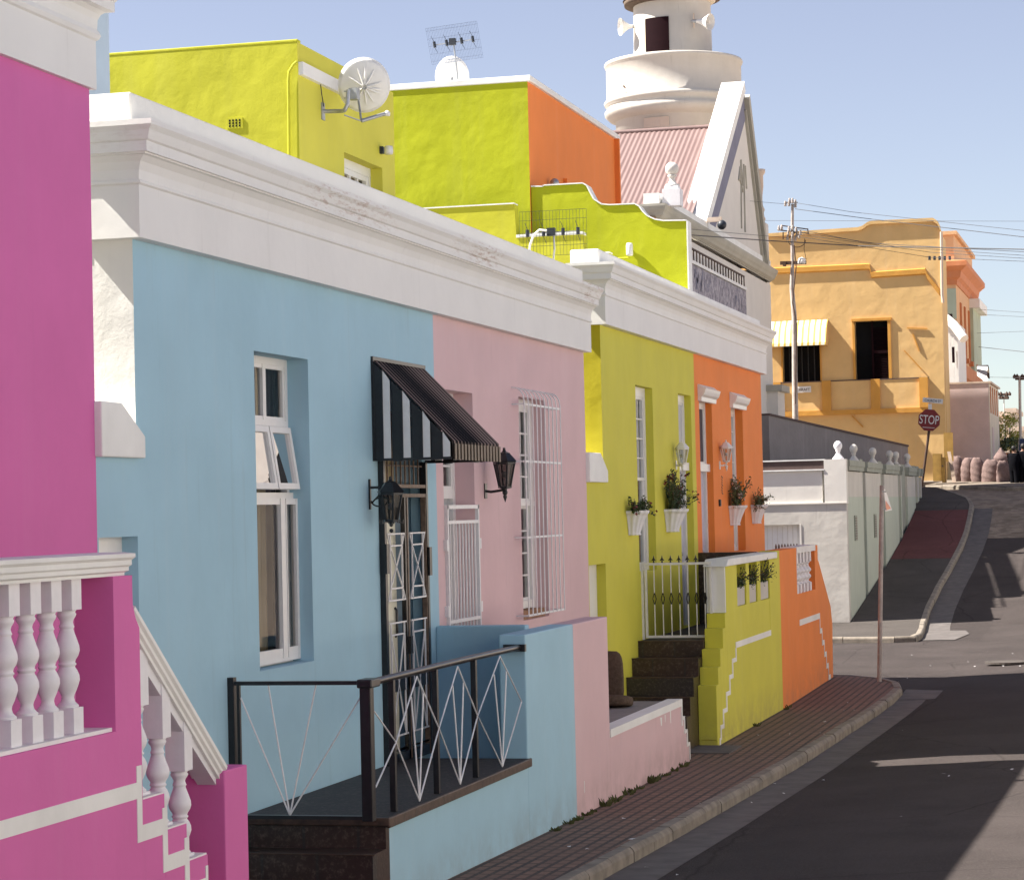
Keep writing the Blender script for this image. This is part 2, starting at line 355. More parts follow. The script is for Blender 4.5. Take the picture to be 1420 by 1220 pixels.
def dup(root, delta, label=None):
    def rec(o,par):
        c=o.copy(); C.objects.link(c)
        if par is not None: c.parent=par
        for ch in [x for x in bpy.data.objects if x.parent==o]: rec(ch,c)
        return c
    r=rec(root,None); r.location=root.location+Vector(delta)
    if label: r['label']=label
    return r
def text_part(name, txt, size, origin, xdir, zdir, mat, parent, extrude=.003, spacing=1., sx=1.):
    cu=bpy.data.curves.new(name,'FONT'); cu.body=txt; cu.size=size; cu.align_x='CENTER'; cu.align_y='CENTER'; cu.extrude=extrude; cu.space_character=spacing
    t=bpy.data.objects.new(name+'_tmp',cu); C.objects.link(t); bpy.context.view_layer.update()
    me=bpy.data.meshes.new_from_object(t.evaluated_get(bpy.context.evaluated_depsgraph_get())); bpy.data.objects.remove(t)
    X=Vector(xdir).normalized(); Z=Vector(zdir).normalized(); N=X.cross(Z)
    me.transform(Matrix.Translation(Vector(origin)) @ Matrix((X*sx,Z,N)).transposed().to_4x4())
    me.materials.clear(); me.materials.append(M[mat]); o=bpy.data.objects.new(name,me); C.objects.link(o)
    o.parent=parent; o.matrix_parent_inverse=world(parent).inverted(); return o
# ================================================================== GROUND
YS=[-30,-10,0,8,14,17,19,22,25,28,31,35,38,41]
def ribbon(left, right, dz, name, mat, nx=1, xs=None, crown=False):
    if xs: nx=len(xs)-1
    """sheet between two plan polylines of equal length, following the hill"""
    m=MB(); n=len(left)
    vs=[]
    for (a,b) in zip(left,right):
        for k in range(nx+1):
            x=a[0]+(b[0]-a[0])*k/nx; y=a[1]+(b[1]-a[1])*k/nx
            if xs: x=xs[k]
            vs.append((x,y,zg(y)+dz+(.11*(1-(x/3.5)**2) if crown and abs(x)<3.5 and y<70 else 0)))
    w=nx+1
    m.add(vs,[(i*w+k,i*w+k+1,(i+1)*w+k+1,(i+1)*w+k) for i in range(n-1) for k in range(nx)])
    return struct(m.build(name,mat))
gy=[-60,0,10,17,22,28,35,41,53,55,57,59,61,63,65,67.5,70,72.5,75,77,79,81.5,84,92,100,160,300,900]
ribbon([(-400,y) for y in gy],[(400,y) for y in gy],-.145,'ground','sand')
yr=[y for y in gy if y<=70]
ribbon([(-60,y) for y in yr],[(4.3,y) for y in yr],-.12,'road','asphalt',xs=[-60,-12,-3.5,-3.2,-2.8,-2.4,-2,-1.6,-1.2,-.8,-.4,0,.8,1.6,2.4,3,3.5,4.3],crown=True)
yu=[70,72.5,75,77,79,81.5,84,92,100,160]
ribbon([(-60,y) for y in yu],[(4.3,y) for y in yu],-.12,'cobbled_road','cobble')
# near pavement: herringbone-less stretcher brick between the stoops and the kerb
def kx(y): return -4.28+.0205*(y-16) if y<38 else None
kerb=[(kx(y),y) for y in (0,8,12,16,17.5,19,20.5,22,23.5,25,26.5,28,29.5,31,32.5,34,35.5,37)]+[(-3.86,38.4),(-4.0,39.4),(-4.35,40.3),(-4.9,40.9),(-5.8,41.2),(-9,41.25),(-16,41.25)]
def offset(pts,d):
    out=[]
    for i,p in enumerate(pts):
        a=Vector(pts[max(i-1,0)]); b=Vector(pts[min(i+1,len(pts)-1)]); t=(b-a).normalized(); out.append((p[0]+t.y*d,p[1]-t.x*d))
    return out
def slabtop(outline, dz, name, mat, step=1.0):
    """paved area: outline polygon in plan cut into y strips so that it follows the ground"""
    import bmesh
    bm=bmesh.new(); f=bm.faces.new([bm.verts.new((x,y,0)) for x,y in outline])
    y0=min(p[1] for p in outline); y1=max(p[1] for p in outline); y=y0+step
    while y<y1:
        bmesh.ops.bisect_plane(bm,geom=bm.verts[:]+bm.edges[:]+bm.faces[:],plane_co=(0,y,0),plane_no=(0,1,0)); y+=step
    for v in bm.verts: v.co.z=zg(v.co.y)+dz
    bmesh.ops.recalc_face_normals(bm,faces=bm.faces)
    for f in bm.faces:
        if f.normal.z<0: f.normal_flip()
    me=bpy.data.meshes.new(name); bm.to_mesh(me); me.materials.append(M[mat]); o=bpy.data.objects.new(name,me); C.objects.link(o); return struct(o)
def kerbline(pts,name,w=.13,top=.008,joint=.008):
    """kerb stones with rounded shoulder, laid one after another"""
    m=MB(); inner=offset(pts,-w)
    for i in range(len(pts)-1):
        a,b=Vector(pts[i]),Vector(pts[i+1]); c,d=Vector(inner[i]),Vector(inner[i+1]); L=(b-a).length; k=max(1,round(L/.95))
        for j in range(k):
            t0=j/k+joint/L; t1=(j+1)/k-joint/L; jz=random.uniform(-.006,.006); jo=random.uniform(-.006,.006)
            P0=[a.lerp(b,t) for t in (t0,t1)]; Q0=[c.lerp(d,t) for t in (t0,t1)]; out=(a-c).normalized()
            vs=[]
            for p,q in zip(P0,Q0):
                z=zg(p.y)+jz; o_=out*jo
                for (s,zz) in ((0,-.17),(0,-.035),(-.012,-.012),(-.035,top)): vs.append((p.x+o_.x+out.x*s,p.y+o_.y+out.y*s,z+zz))
                vs.append((q.x,q.y,z+top)); vs.append((q.x,q.y,z-.17))
            m.add(vs,[(0,1,7,6),(1,2,8,7),(2,3,9,8),(3,4,10,9),(4,5,11,10),(5,4,3,2,1,0),(6,7,8,9,10,11)])
    return struct(m.build(name,'concrete'))
kin=offset(kerb,-.13)
slabtop([(-6.24,0)]+kin+[(-16,38.9),(-6.24,38.9)],0,'pavement','paving')
kerbline(kerb,'kerb')
g1=kerb[:19]; ribbon([(x,y) for x,y in g1],[(x+.42,y) for x,y in g1],-.114,'gutter','gutter')
# patch of cement at the corner of the gutter and drain
m=MB(); pts=[(-3.86,37.6),(-3.4,37.6),(-2.95,38.3),(-3.1,39.1),(-3.9,39.4)]; m.add([(x,y,zg(y)-.108) for x,y in pts],[tuple(range(5))]); struct(m.build('gutter_apron','gutter'))
# side street corner and far pavement
fk=[(-16,52.45),(-9,52.45),(-6.5,52.4),(-5.4,52.35),(-4.98,52.6),(-4.92,53.4),(-5.0,55),(-5.15,57),(-5.2,59),(-5.2,62),(-5.15,65),(-5.1,68),(-5.1,70.5),(-5.14,72.5),(-5.2,74.3),(-5.42,75.8),(-5.83,77),(-6.64,78.9),(-8.5,80.2),(-16,80.6)]
fk=fk  # road lies on the right-hand side of travel
fin=offset(fk,-.13)
kerbline(fk,'far_kerb')
slabtop([(-16,56.98)]+fin[:12-1]+[(-5.27,66.2),(-6.88,66.2),(-6.88,56.98)],0,'far_pavement','asphalt_dark',.7)
slabtop([(-6.88,66.2),(-5.27,66.2),(-5.24,68),(-5.23,70.5),(-5.27,72.5),(-5.3,73.6),(-6.88,73.6)],0,'red_pavement','asphalt_red',.7)
slabtop([(-6.88,73.6),(-5.3,73.6)]+fin[14:18]+[(-8.5,80.0),(-9,79.9),(-9,73.6)],0,'upper_pavement','asphalt_dark',.7)
gg=fk[5:15]; ribbon(gg,[(x+.55,y) for x,y in gg],-.114,'far_gutter','gutter')
m=MB(); m.add([(x,y,zg(y)-.106) for x,y in [(-4.9,53.0),(-4.2,53.0),(-4.0,54.6),(-4.15,55.6),(-4.95,55.6)]],[(0,1,2,3,4)]); struct(m.build('gutter_apron','gutter'))
# far street band in the sun, building forecourt
slabtop([(-40,81.5),(-8.5,81.3),(-6.6,80.2),(-5.4,79.1),(-4.5,78.6),(4.0,77.9),(4,110),(-40,110)],.012,'upper_forecourt','dust',1.5)
kerbline([(-8.5,81.17),(-6.6,80.07),(-5.4,78.97),(-4.5,78.47),(4.0,77.77)],'upper_kerb')
# manhole frame and cover in the crossing
mh=thing('manhole_cover','round iron cover in the sunlit asphalt of the crossing','manhole cover',(P(1395,917,z=-.12)))
c=P(1395,917,z=-.02); MB().lathe((c.x,c.y,0),[(.0,-.018),(.30,-.018),(.30,-.05)],24,smooth=False).build('cover','asphalt_dark',mh); MB().lathe((c.x,c.y,0),[(.31,-.05),(.31,-.016),(.37,-.016),(.37,-.05)],24,smooth=False).build('rim','asphalt_dark',mh)
# small litter scraps
m=MB()
for i in range(46):
    y=random.uniform(18,50); x=random.uniform(-5,-1.4) if y>41 or random.random()<.4 else random.uniform(-5.1,-3.9)
    z=zg(y)+(.004 if (x<kx(min(y,37))-.13 and y<40) else -.113+(.11*(1-(x/3.5)**2) if abs(x)<3.5 else 0)); r=random.uniform(.012,.035); a=random.uniform(0,3)
    m.add([(x+r*math.cos(a+k*1.57)*random.uniform(.5,1.2),y+r*math.sin(a+k*1.57)*random.uniform(.5,1.2),z+random.uniform(.001,.012)) for k in range(4)],[(0,1,2,3)])
o=m.build('litter','signwhite'); struct(o,'stuff'); tag(o,'scraps of pale litter and fallen bits lying on pavement and road','litter')
# weeds along the foot of the walls
m=MB()
def tuft(x,y,h,n=9,z=None):
    z=zg(y) if z is None else z
    for i in range(n):
        a=random.uniform(0,6.28); r=random.uniform(0,.05); hx=x+r*math.cos(a)+.02; hy=y+r*math.sin(a)*2; t=random.uniform(.4,1)*h; w=.008+.006*random.random(); l=Vector((math.cos(a)*.6,math.sin(a)*.6,1.)).normalized()*t
        m.add([(hx-w,hy,z),(hx+w,hy,z),(hx+l.x+w*.6,hy+l.y,z+l.z*.8),(hx+l.x*1.2,hy+l.y*1.2,z+l.z)],[(0,1,2,3)])
for y in [20.9,21.4,21.8,21.95,22.1,22.5,22.9,23.0,23.1,23.3,23.5,23.9,24.2,24.5,25.1,25.2,25.3,25.6,26.0,26.5,26.9,27.3,32.1,34.9,35.2]:
    tuft(WX+.02,y+random.uniform(-.1,.1),random.uniform(.03,.08)*(1.5 if 22.7<y<25.5 else 1),random.randint(6,20))
o=m.build('weeds','weed'); struct(o,'stuff'); tag(o,'low green weeds growing in the crack between brick pavement and stoop walls','weeds')

# ================================================================== HOUSES
def cornice(name, parent, path, prof, mat='white'):
    return MB().sweep(path,prof).build(name,mat,parent)
def windowgrid(parent, X, y0,y1,z0,z1, cols, rows, mat='gloss_white', fr=.05, bar=.018, dep=.045, name='sash'):
    m=MB(); m.box(X-dep,X,y0,y0+fr,z0,z1).box(X-dep,X,y1-fr,y1,z0,z1).box(X-dep,X-.002,y0+fr,y1-fr,z0,z0+fr).box(X-dep,X-.002,y0+fr,y1-fr,z1-fr,z1)
    iy0,iy1,iz0,iz1=y0+fr,y1-fr,z0+fr,z1-fr
    for k in range(1,cols): y=iy0+(iy1-iy0)*k/cols; m.box(X-dep+.01,X-.006,y-bar/2,y+bar/2,iz0,iz1)
    for k in range(1,rows): z=iz0+(iz1-iz0)*k/rows; m.box(X-dep+.012,X-.009,iy0,iy1,z-bar/2,z+bar/2)
    return m.build(name,mat,parent)
def curtainmesh(X,y0,y1,z0,z1,amp=.02,per=.09):
    m=MB(); n=max(6,int((y1-y0)/per*6)); vs=[]
    for k in range(n+1):
        y=y0+(y1-y0)*k/n; x=X+amp*math.sin(2*math.pi*(y/per))+amp*.5*math.sin(y*23.7); vs+=[(x,y,z0),(x+.01,y,z1)]
    m.add(vs,[(2*k,2*k+2,2*k+3,2*k+1) for k in range(n)],True); return m

# ---------------------------------------------------------- blue and pink double house
H1=thing('double_house','low double house, sky blue left half and pale pink right half under one white cornice','house',(-6.26,14.45,0))
Y0,YB,Y1=14.5,21.24,27.30
blue_w=(16.65,17.82,1.74,4.05); blue_d=(19.52,20.80,.74,3.72)
MB().wallx(FX,Y0,YB,-.3,4.66,[(*blue_w,.18),(*blue_d,.16)]).build('front_wall','blue',H1,label='sky blue front wall')
pd=(21.47,22.52,.70,3.98); pw=(24.28,25.38,1.73,4.02)
MB().wallx(FX,YB,Y1,-.3,4.66,[(*pd,.2),(*pw,.2)]).build('front_wall','pink',H1,label='pale pink front wall')
MB().quad((-14,Y0,-.3),(FX,Y0,-.3),(FX,Y0,4.66),(-14,Y0,4.66)).build('side_wall','white_rough',H1)
m=MB().quad((FX,Y1,-.3),(-14,Y1,-.3),(-14,Y1,4.66),(FX,Y1,4.66)); m.quad((-14,Y1,-.3),(-14,Y0,-.3),(-14,Y0,4.66),(-14,Y1,4.66)); m.build('rear_wall','white',H1)
MB().box(-14,-6.55,Y0,Y1,4.66,4.78).build('roof','greycap',H1)
pr=[(-.02,4.64),(.09,4.64),(.09,4.975),(.105,4.985),(.105,5.0),(.09,5.01),(.095,5.07),(.115,5.12),(.15,5.155),(.17,5.16),(.17,5.17),(.19,5.17),(.19,5.235),(.205,5.245),(.215,5.27),(.225,5.30),(.25,5.33),(.25,5.365),(.15,5.375),(.05,5.38),(.0,5.39),(-.02,5.39)]
cornice('cornice',H1,[(-6.62,Y0),(FX,Y0),(FX,Y1+.02)],pr,'white_rusty')
cornice('cornice',H1,[(-13.5,Y0+.003),(-6.66,Y0+.003)],[(-.02,4.64),(.03,4.64),(.03,5.2),(-.02,5.2)],'white_rough')
MB().box(FX-.34,FX+.012,Y0-.012,Y1+.01,5.36,5.582).build('parapet','white_rough',H1,bevel=.012)
MB().box(FX-.36,FX-.02,Y0+.02,Y1-.02,4.66,5.36).build('parapet_core','white',H1)
# rust coloured scuffs along the cornice
m=MB()
for i in range(60):
    y=random.gauss(23.2,1.5)
    if not 19<y<27: continue
    z=random.choice([5.205,5.255,5.345]); w=random.uniform(.03,.16); x=FX+{5.205:.1905,5.255:.2075,5.345:.2505}[z]
    m.quad((x,y,z-.006),(x,y+w,z-.004),(x+.0,y+w*.8,z+.006),(x,y+.01,z+.007))
pass
# alley gate walls (white coping, little white door)
def alley(y0,y1,matname,label,mirror=False,ztop=3.28,door=None):
    t=thing('alley_wall',label,'wall',(FX,y0,0))
    MB().wallx(FX,y0,y1,-.2,ztop-.02,[(y0+.02,y1-.001,.02,door,.12)]).build('wall',matname,t)
    MB().quad((FX-.3,y0,ztop),(FX-.3,y1,ztop),(FX-.3,y1,0),(FX-.3,y0,0)).build('back_face',matname,t)
    poly=[(y0-.01,ztop-.04),(y1+.04,ztop-.04),(y1+.04,ztop+.10),(y1-.32,ztop+.30),(y0-.01,ztop+.30)]
    MB().prism(poly,'x',FX-.32,FX+.05).build('coping','coping_white',t,bevel=.01)
    d=MB().box(FX-.125,FX-.11,y0+.02,y1,.02,door).build('door','gloss_white',t)
    MB().box(FX-.11,FX-.10,y0+.12,y0+.42,door-.9,door-.1).build('panel','gloss_white',d)
    return t
alley(13.881,Y0,'blue','blue gate wall with white coping closing the alley beside the magenta house',ztop=3.28,door=2.745)
alley(Y1,28.199,'yellow','yellow gate wall with white coping closing the alley beside the pink house',ztop=3.20,door=2.21)
# blue casement window
w=thing('x','','',(0,0,0)); bpy.data.objects.remove(w)
y0,y1,z0,z1=blue_w; X=FX-.17
W=MB().box(X-.05,X,y0,y0+.05,z0,z1).box(X-.05,X,y1-.055,y1,z0,z1).box(X-.05,X-.002,y0+.05,y1-.055,z0,z0+.045).box(X-.05,X-.002,y0+.05,y1-.055,z1-.055,z1).box(X-.05,X+.012,y0+.05,y1-.055,3.53,3.575).box(X-.05,X+.03,y0+.02,y1-.0,2.985,3.03).build('window','gloss_white',H1)
MB().box(X-.04,X-.008,y0+.05,y0+.09,3.575,z1-.055).box(X-.045,X-.004,17.29,17.355,3.575,z1-.055).box(X-.04,X-.008,y1-.09,y1-.055,3.575,z1-.055).box(X-.04,X-.009,y0+.09,y1-.09,z1-.085,z1-.055).box(X-.04,X-.009,y0+.09,y1-.09,3.575,3.605).build('casement','gloss_white',W)
def tilted(y0,y1,zt,zb,out,fr=.045):
    m=MB(); n=Vector((out,0,zb-zt)).normalized(); L=math.hypot(out,zt-zb)
    def pt(s,y,d): return (X+n.x*s-n.z*d*0+d*(-n.z),y,zt+n.z*s+d*n.x)
    for (a,b,c,d) in ((y0,y0+fr,0,L),(y1-fr,y1,0,L),(y0+fr,y1-fr,0,fr),(y0+fr,y1-fr,L-fr,L)):
        vs=[pt(s,y,dd) for dd in (0,.04) for (s,y) in ((c,a),(c,b),(d,b),(d,a))]
        m.add(vs,[(0,1,2,3),(7,6,5,4),(0,4,5,1),(1,5,6,2),(2,6,7,3),(3,7,4,0)])
    return m,[pt(fr,y0+fr,.02),pt(fr,y1-fr,.02),pt(L-fr,y1-fr,.02),pt(L-fr,y0+fr,.02)]
for (a,b) in ((y0+.06,17.28),(17.30,y1-.06)):
    mm,q=tilted(a,b,3.52,3.05,.07); c=mm.build('hopper_casement','gloss_white',W); MB().quad(*q).build('pane','glass',c)
MB().box(X-.03,X-.012,y0+.05,17.40,1.79,2.98).build('sliding_sash','gloss_white',W) if False else None
MB().box(X+.02,X+.064,y0+.0,y0+.05,1.76,2.985).box(X+.03,X+.07,17.43,17.53,1.785,2.985).box(X+.02,X+.064,y1-.045,y1,1.76,2.985).box(X+.02,X+.062,y0+.05,y1-.045,1.76,1.86).box(X+.02,X+.062,y0+.05,y1-.045,2.94,2.985).box(X+.071,X+.078,17.525,17.537,1.785,2.985).build('sliding_sash','gloss_white',W)
MB().quad((X+.04,y0,1.8),(X+.04,y1,1.8),(X+.04,y1,2.96),(X+.04,y0,2.96)).quad((X-.028,y0,3.59),(X-.028,y1,3.59),(X-.028,y1,4.0),(X-.028,y0,4.0)).each('pane','glass',W)
curtainmesh(X-.06,17.60,17.82,1.75,2.98).build('curtain','curtain_grey',W); curtainmesh(X-.15,17.58,17.9,3.0,4.05).build('curtain','curtain_grey',W); curtainmesh(X-.16,y0,17.43,1.75,4.05,.015,.07).build('curtain','curtain_grey',W)
curtainmesh(X-.12,17.43,17.62,1.75,4.05,.012,.14).build('curtain','curtain_tan',W)
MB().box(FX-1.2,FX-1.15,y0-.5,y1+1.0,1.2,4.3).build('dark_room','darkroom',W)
# blue door: steel security gate over a panelled door
y0,y1,z0,z1=blue_d; X=FX+.02
D=MB().box(FX-.13,FX-.11,20.05,y1,z0,z1).build('door','dkblue',H1)
q=MB().box(FX-.07,FX-.04,y0+.03,20.10,z0+.02,3.08); q.build('door_leaf','creamdoor',D)
m=MB()
for (a,b,c,d) in ((19.62,20.0,.9,1.45),(19.62,20.0,1.55,2.05),(19.62,20.0,2.15,2.95)): m.box(FX-.04,FX-.03,a,b,c,d)
m.build('door_panel','creamdoor',D); MB().tube([(FX-.03,20.0,2.05),(FX-.012,20.0,2.03),(FX-.012,20.0,1.83),(FX-.03,20.0,1.80)],.012).build('handle','black',D)
curtainmesh(FX-.05,19.55,20.1,3.12,3.7,.01,.08).build('fanlight_blind','curtain_tan',D); curtainmesh(FX-.08,20.25,20.75,3.12,3.7,.02,.12).build('fanlight_curtain','dkblue',D)
G=MB().box(X-.03,X+.03,y0,y0+.055,z0,3.3).box(X-.03,X+.03,y1-.05,y1,z0,3.3).box(X-.02,X+.02,20.12,20.17,z0,2.99).box(X-.02,X+.02,20.19,20.23,z0,2.99).box(X-.02,X+.02,y0+.05,y1-.05,1.35,1.48).box(X-.02,X+.02,y0+.05,y1-.05,z0,.83).build('security_gate','black',H1)
MB().box(X-.025,X+.026,y0+.06,y1-.05,2.99,3.02).box(X-.025,X+.026,y0+.06,y1-.05,3.07,3.10).box(X-.02,X+.024,y0+.055,y0+.075,z0,2.99).box(X-.02,X+.024,y1-.07,y1-.055,z0,2.99).box(X-.02,X+.026,20.172,20.188,z0,2.99).build('gate_frame','rust',G)
m=MB()
for k in range(1,9): yy=y0+.07+(y1-y0-.14)*k/9; m.bar((X,yy,3.1),(X,yy,3.72),.012)
for zz in (3.26,3.43,3.60): m.bar((X-.008,y0+.06,zz),(X-.008,y1-.06,zz),.012)
m.build('fanlight_bars','rust',G)
for (a,b) in ((y0+.10,20.10),(20.25,y1-.09)):
    m=MB(); x=X+.018; r=.013
    def rect(c,d,a_=a,b_=b):
        m.bar((x,a_,c),(x,b_,c),r); m.bar((x,a_,d),(x,b_,d),r)
    rect(2.12,2.68); m.bar((x,a+.07,2.12),(x,a+.07,2.68),r); m.bar((x,b-.07,2.12),(x,b-.07,2.68),r)
    m.bar((x,a+.07,2.22),(x,b-.07,2.22),r); m.bar((x,a+.07,2.58),(x,b-.07,2.58),r)
    m.bar((x,a+.07,2.22),(x,b-.07,2.58),r*.8); m.bar((x,a+.07,2.58),(x,b-.07,2.22),r*.8)
    for (c,d) in (((a,2.12),(a+.07,2.22)),((b,2.12),(b-.07,2.22)),((a,2.68),(a+.07,2.58)),((b,2.68),(b-.07,2.58))): m.bar((x,*c),(x,*d),r*.8)
    rect(.98,1.93); m.bar((x,a+.05,1.93),(x,a+.05,.98),r); m.bar((x,b-.05,1.93),(x,b-.05,.98),r); m.bar((x,a+.05,1.83),(x,b-.05,1.83),r)
    m.bar((x,a+.06,1.83),(x,b-.06,1.0),r*.8); m.bar((x,b-.06,1.83),(x,a+.06,1.0),r*.8); rect(.86,.86)
    m.build('ornament','steel_white',G)
m=MB().box(X+.02,X+.05,y0-.02,y0+.05,2.35,2.6).box(X+.02,X+.05,y1-.05,y1+.02,2.3,2.55).box(X+.02,X+.05,20.14,20.2,1.65,1.8); m.each('hinge','black',G)
# pink doorway with white gate
y0,y1,z0,z1=pd; X=FX-.19
D=windowgrid(H1,X,y0,y1,2.98,z1,1,1,fr=.09,name='fanlight'); windowgrid(D,X-.005,y0+.09,y1-.09,3.07,3.89,3,4,fr=.03); MB().quad((X-.03,y0,3.0),(X-.03,y1,3.0),(X-.03,y1,3.9),(X-.03,y0,3.9)).build('pane','glass',D); curtainmesh(X-.1,y0,y1,3.0,3.95).build('curtain','curtain_lace',D)
D=MB().box(X-.05,X,y0,y0+.09,z0,2.98).box(X-.05,X,y1-.09,y1,z0,2.98).build('door_frame','gloss_white',H1)
MB().box(X-.06,X-.03,y0+.09,y0+.62,z0,2.98).build('door_leaf','gloss_white',D); curtainmesh(X-.05,y0+.62,y1-.09,z0,2.98,.02,.12).build('lace_curtain','curtain_lace',D)
x=FX+.015
G=MB().bar((x,y0+.02,z0+.05),(x,y0+.02,2.92),.035).bar((x,y1+.02,z0+.05),(x,y1+.02,2.92),.035).bar((x,y0,2.90),(x,y1+.04,2.90),.035).bar((x,y0,2.76),(x,y1+.04,2.76),.03).bar((x,y0,1.85),(x,y1+.04,1.85),.03).bar((x,y0,.76),(x,y1+.04,.76),.03).build('security_gate','steel_white',H1)
m=MB()
for k in range(1,10): yy=y0+.02+(y1-y0)*k/10; m.bar((x,yy,.76),(x,yy,2.76),.014)
m.build('gate_bars','steel_white',G)
m=MB()
for yy in (y0-.02,y1+.06):
    for zz in (1.95,2.55,1.6): m.box(x-.02,x+.02,yy-.025,yy+.025,zz-.05,zz+.05)
m.each('hinge','steel_white',G)
# pink sash window with bowed burglar bars
y0,y1,z0,z1=pw; X=FX-.14
W=MB().box(X-.07,X,y0,y0+.05,z0,z1).box(X-.07,X,y1-.14,y1,z0,z1).box(X-.07,X-.002,y0+.05,y1-.14,z0+.10,z0+.18).box(X-.07,X-.002,y0+.05,y1-.14,z1-.1,z1).box(X-.06,X+.015,y0,y1-.03,2.90,2.95).build('window','gloss_white',H1)
MB().box(X-.07,X+.10,y0-.0,y1-.01,z0,z0+.09).build('sill','wood',W)
windowgrid(W,X-.01,y0+.05,y1-.14,2.95,z1-.1,3,4,fr=.03); windowgrid(W,X-.03,y0+.05,y1-.14,z0+.18,2.90,3,4,fr=.03)
MB().quad((X-.045,y0,z0+.1),(X-.045,y1,z0+.1),(X-.045,y1,z1),(X-.045,y0,z1)).build('pane','glass',W)
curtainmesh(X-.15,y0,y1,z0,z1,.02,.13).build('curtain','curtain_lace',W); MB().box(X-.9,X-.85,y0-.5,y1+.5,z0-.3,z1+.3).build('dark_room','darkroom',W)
G=MB(); xo=FX+.13
for k in range(10):
    yy=24.0+k*.172
    G.tube([(FX,yy,4.10),(FX+.05,yy,4.095),(FX+.09,yy,4.07),(FX+.12,yy,4.02),(xo,yy,3.95),(xo,yy,1.78)],.0072,5,True,False)
for zz in (3.93,3.35,2.58,1.79):
    G.bar((xo-.012,24.0,zz),(xo-.012,25.55,zz),.02)
    for yy in (24.0,25.548): G.bar((FX,yy,zz),(xo-.012,yy,zz),.016)
G.build('burglar_bars','steel_white',H1)

# ---------------------------------------------------------- yellow and orange double house
H2=thing('double_house','low double house, yellow left half and orange right half, standing taller under a white cornice','house',(-6.26,28.15,0))
A0,AB,A1=28.20,34.27,40.42
yw=(30.17,31.25,2.05,4.40); yd=(33.02,33.98,1.2,4.41); od=(34.62,35.66,1.2,4.41); ow=(37.35,38.45,2.15,4.41)
MB().wallx(FX,A0,AB,-.3,5.03,[(*yw,.2),(*yd,.2)]).build('front_wall','yellow',H2,label='yellow front wall')
MB().wallx(FX,AB,A1,-.3,5.03,[(*od,.2),(*ow,.2)]).build('front_wall','orange',H2,label='orange front wall')
MB().quad((-14,A0,-.3),(FX,A0,-.3),(FX,A0,5.03),(-14,A0,5.03)).build('side_wall','yellow_side',H2)
m=MB().quad((FX,A1,-.3),(-14,A1,-.3),(-14,A1,5.03),(FX,A1,5.03)).quad((-14,A1,-.3),(-14,A0,-.3),(-14,A0,5.03),(-14,A1,5.03)); m.build('rear_wall','orange',H2)
MB().box(-14,-6.57,A0,A1,5.03,5.16).build('roof','greycap',H2)
pr2=[(d,z+.375-.0) for d,z in pr]; pr2=[(-.02,5.02),(.09,5.02)]+pr2[2:]
cornice('cornice',H2,[(-6.60,A0),(FX,A0),(FX,A1),(-6.60,A1)],pr2)
MB().box(FX-.34,FX+.012,A0-.012,A1+.01,5.735,5.92).build('parapet','coping_white',H2,bevel=.02)
MB().box(FX-.36,FX-.02,A0+.02,A1-.02,5.03,5.735).build('parapet_core','white',H2)
def sash(H,o,Xr,rows,name='window',lace=True):
    y0,y1,z0,z1=o; X=FX-Xr
    zm=(z0+z1)/2+.0
    W=MB().box(X-.07,X,y0,y0+.06,z0,z1).box(X-.07,X,y1-.09,y1,z0,z1).box(X-.07,X-.002,y0+.06,y1-.09,z0,z0+.06).box(X-.07,X-.002,y0+.06,y1-.09,z1-.12,z1).build(name,'gloss_white',H)
    windowgrid(W,X-.01,y0+.06,y1-.09,zm-.02,z1-.12,3,rows,fr=.035); windowgrid(W,X-.03,y0+.06,y1-.09,z0+.06,zm+.02,1,1,fr=.045)
    MB().quad((X-.05,y0,z0),(X-.05,y1,z0),(X-.05,y1,z1),(X-.05,y0,z1)).build('pane','glass',W)
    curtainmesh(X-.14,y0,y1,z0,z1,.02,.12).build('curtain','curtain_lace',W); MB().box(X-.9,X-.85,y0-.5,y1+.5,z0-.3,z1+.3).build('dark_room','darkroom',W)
    return W
sash(H2,yw,.10,4); sash(H2,ow,.12,4)
for o,mt,lit in ((yd,'lilac',1),(od,'lilac',2)):
    y0,y1,z0,z1=o; X=FX-.095
    D=MB().box(X-.05,X,y0,y0+.09,z0,z1).box(X-.05,X,y1-.08,y1,z0,z1).box(X-.05,X+.05,y0+.0,y1,3.36,3.47).box(X-.05,X-.002,y0+.09,y1-.08,z1-.1,z1).build('door_frame','gloss_white',H2)
    MB().box(X-.06,X-.03,y0+.09,y1-.08,3.47,z1-.1).build('fanlight','curtain_lace' if lit==1 else 'curtain_grey',D)
    windowgrid(D,X-.012,y0+.09,y1-.08,3.47,z1-.1,2,1,fr=.035)
    L=MB().box(X-.06,X-.03,y0+.09,y0+.50,z0,3.36).box(X-.06,X-.045,y0+.52,y1-.08,z0,3.36).build('door_leaf',mt,D)
    m=MB()
    for (c,d) in ((z0+.12,z0+.75),(z0+.85,z0+1.3),(z0+1.4,z0+2.05)): m.box(X-.03,X-.02,y0+.15,y0+.44,c,d); m.box(X-.045,X-.035,y0+.56,y1-.14,c,d)
    m.build('door_panel',mt,D); MB().sphere((X-.0,y0+.47,z0+1.0),.03).build('door_knob','galv',D)
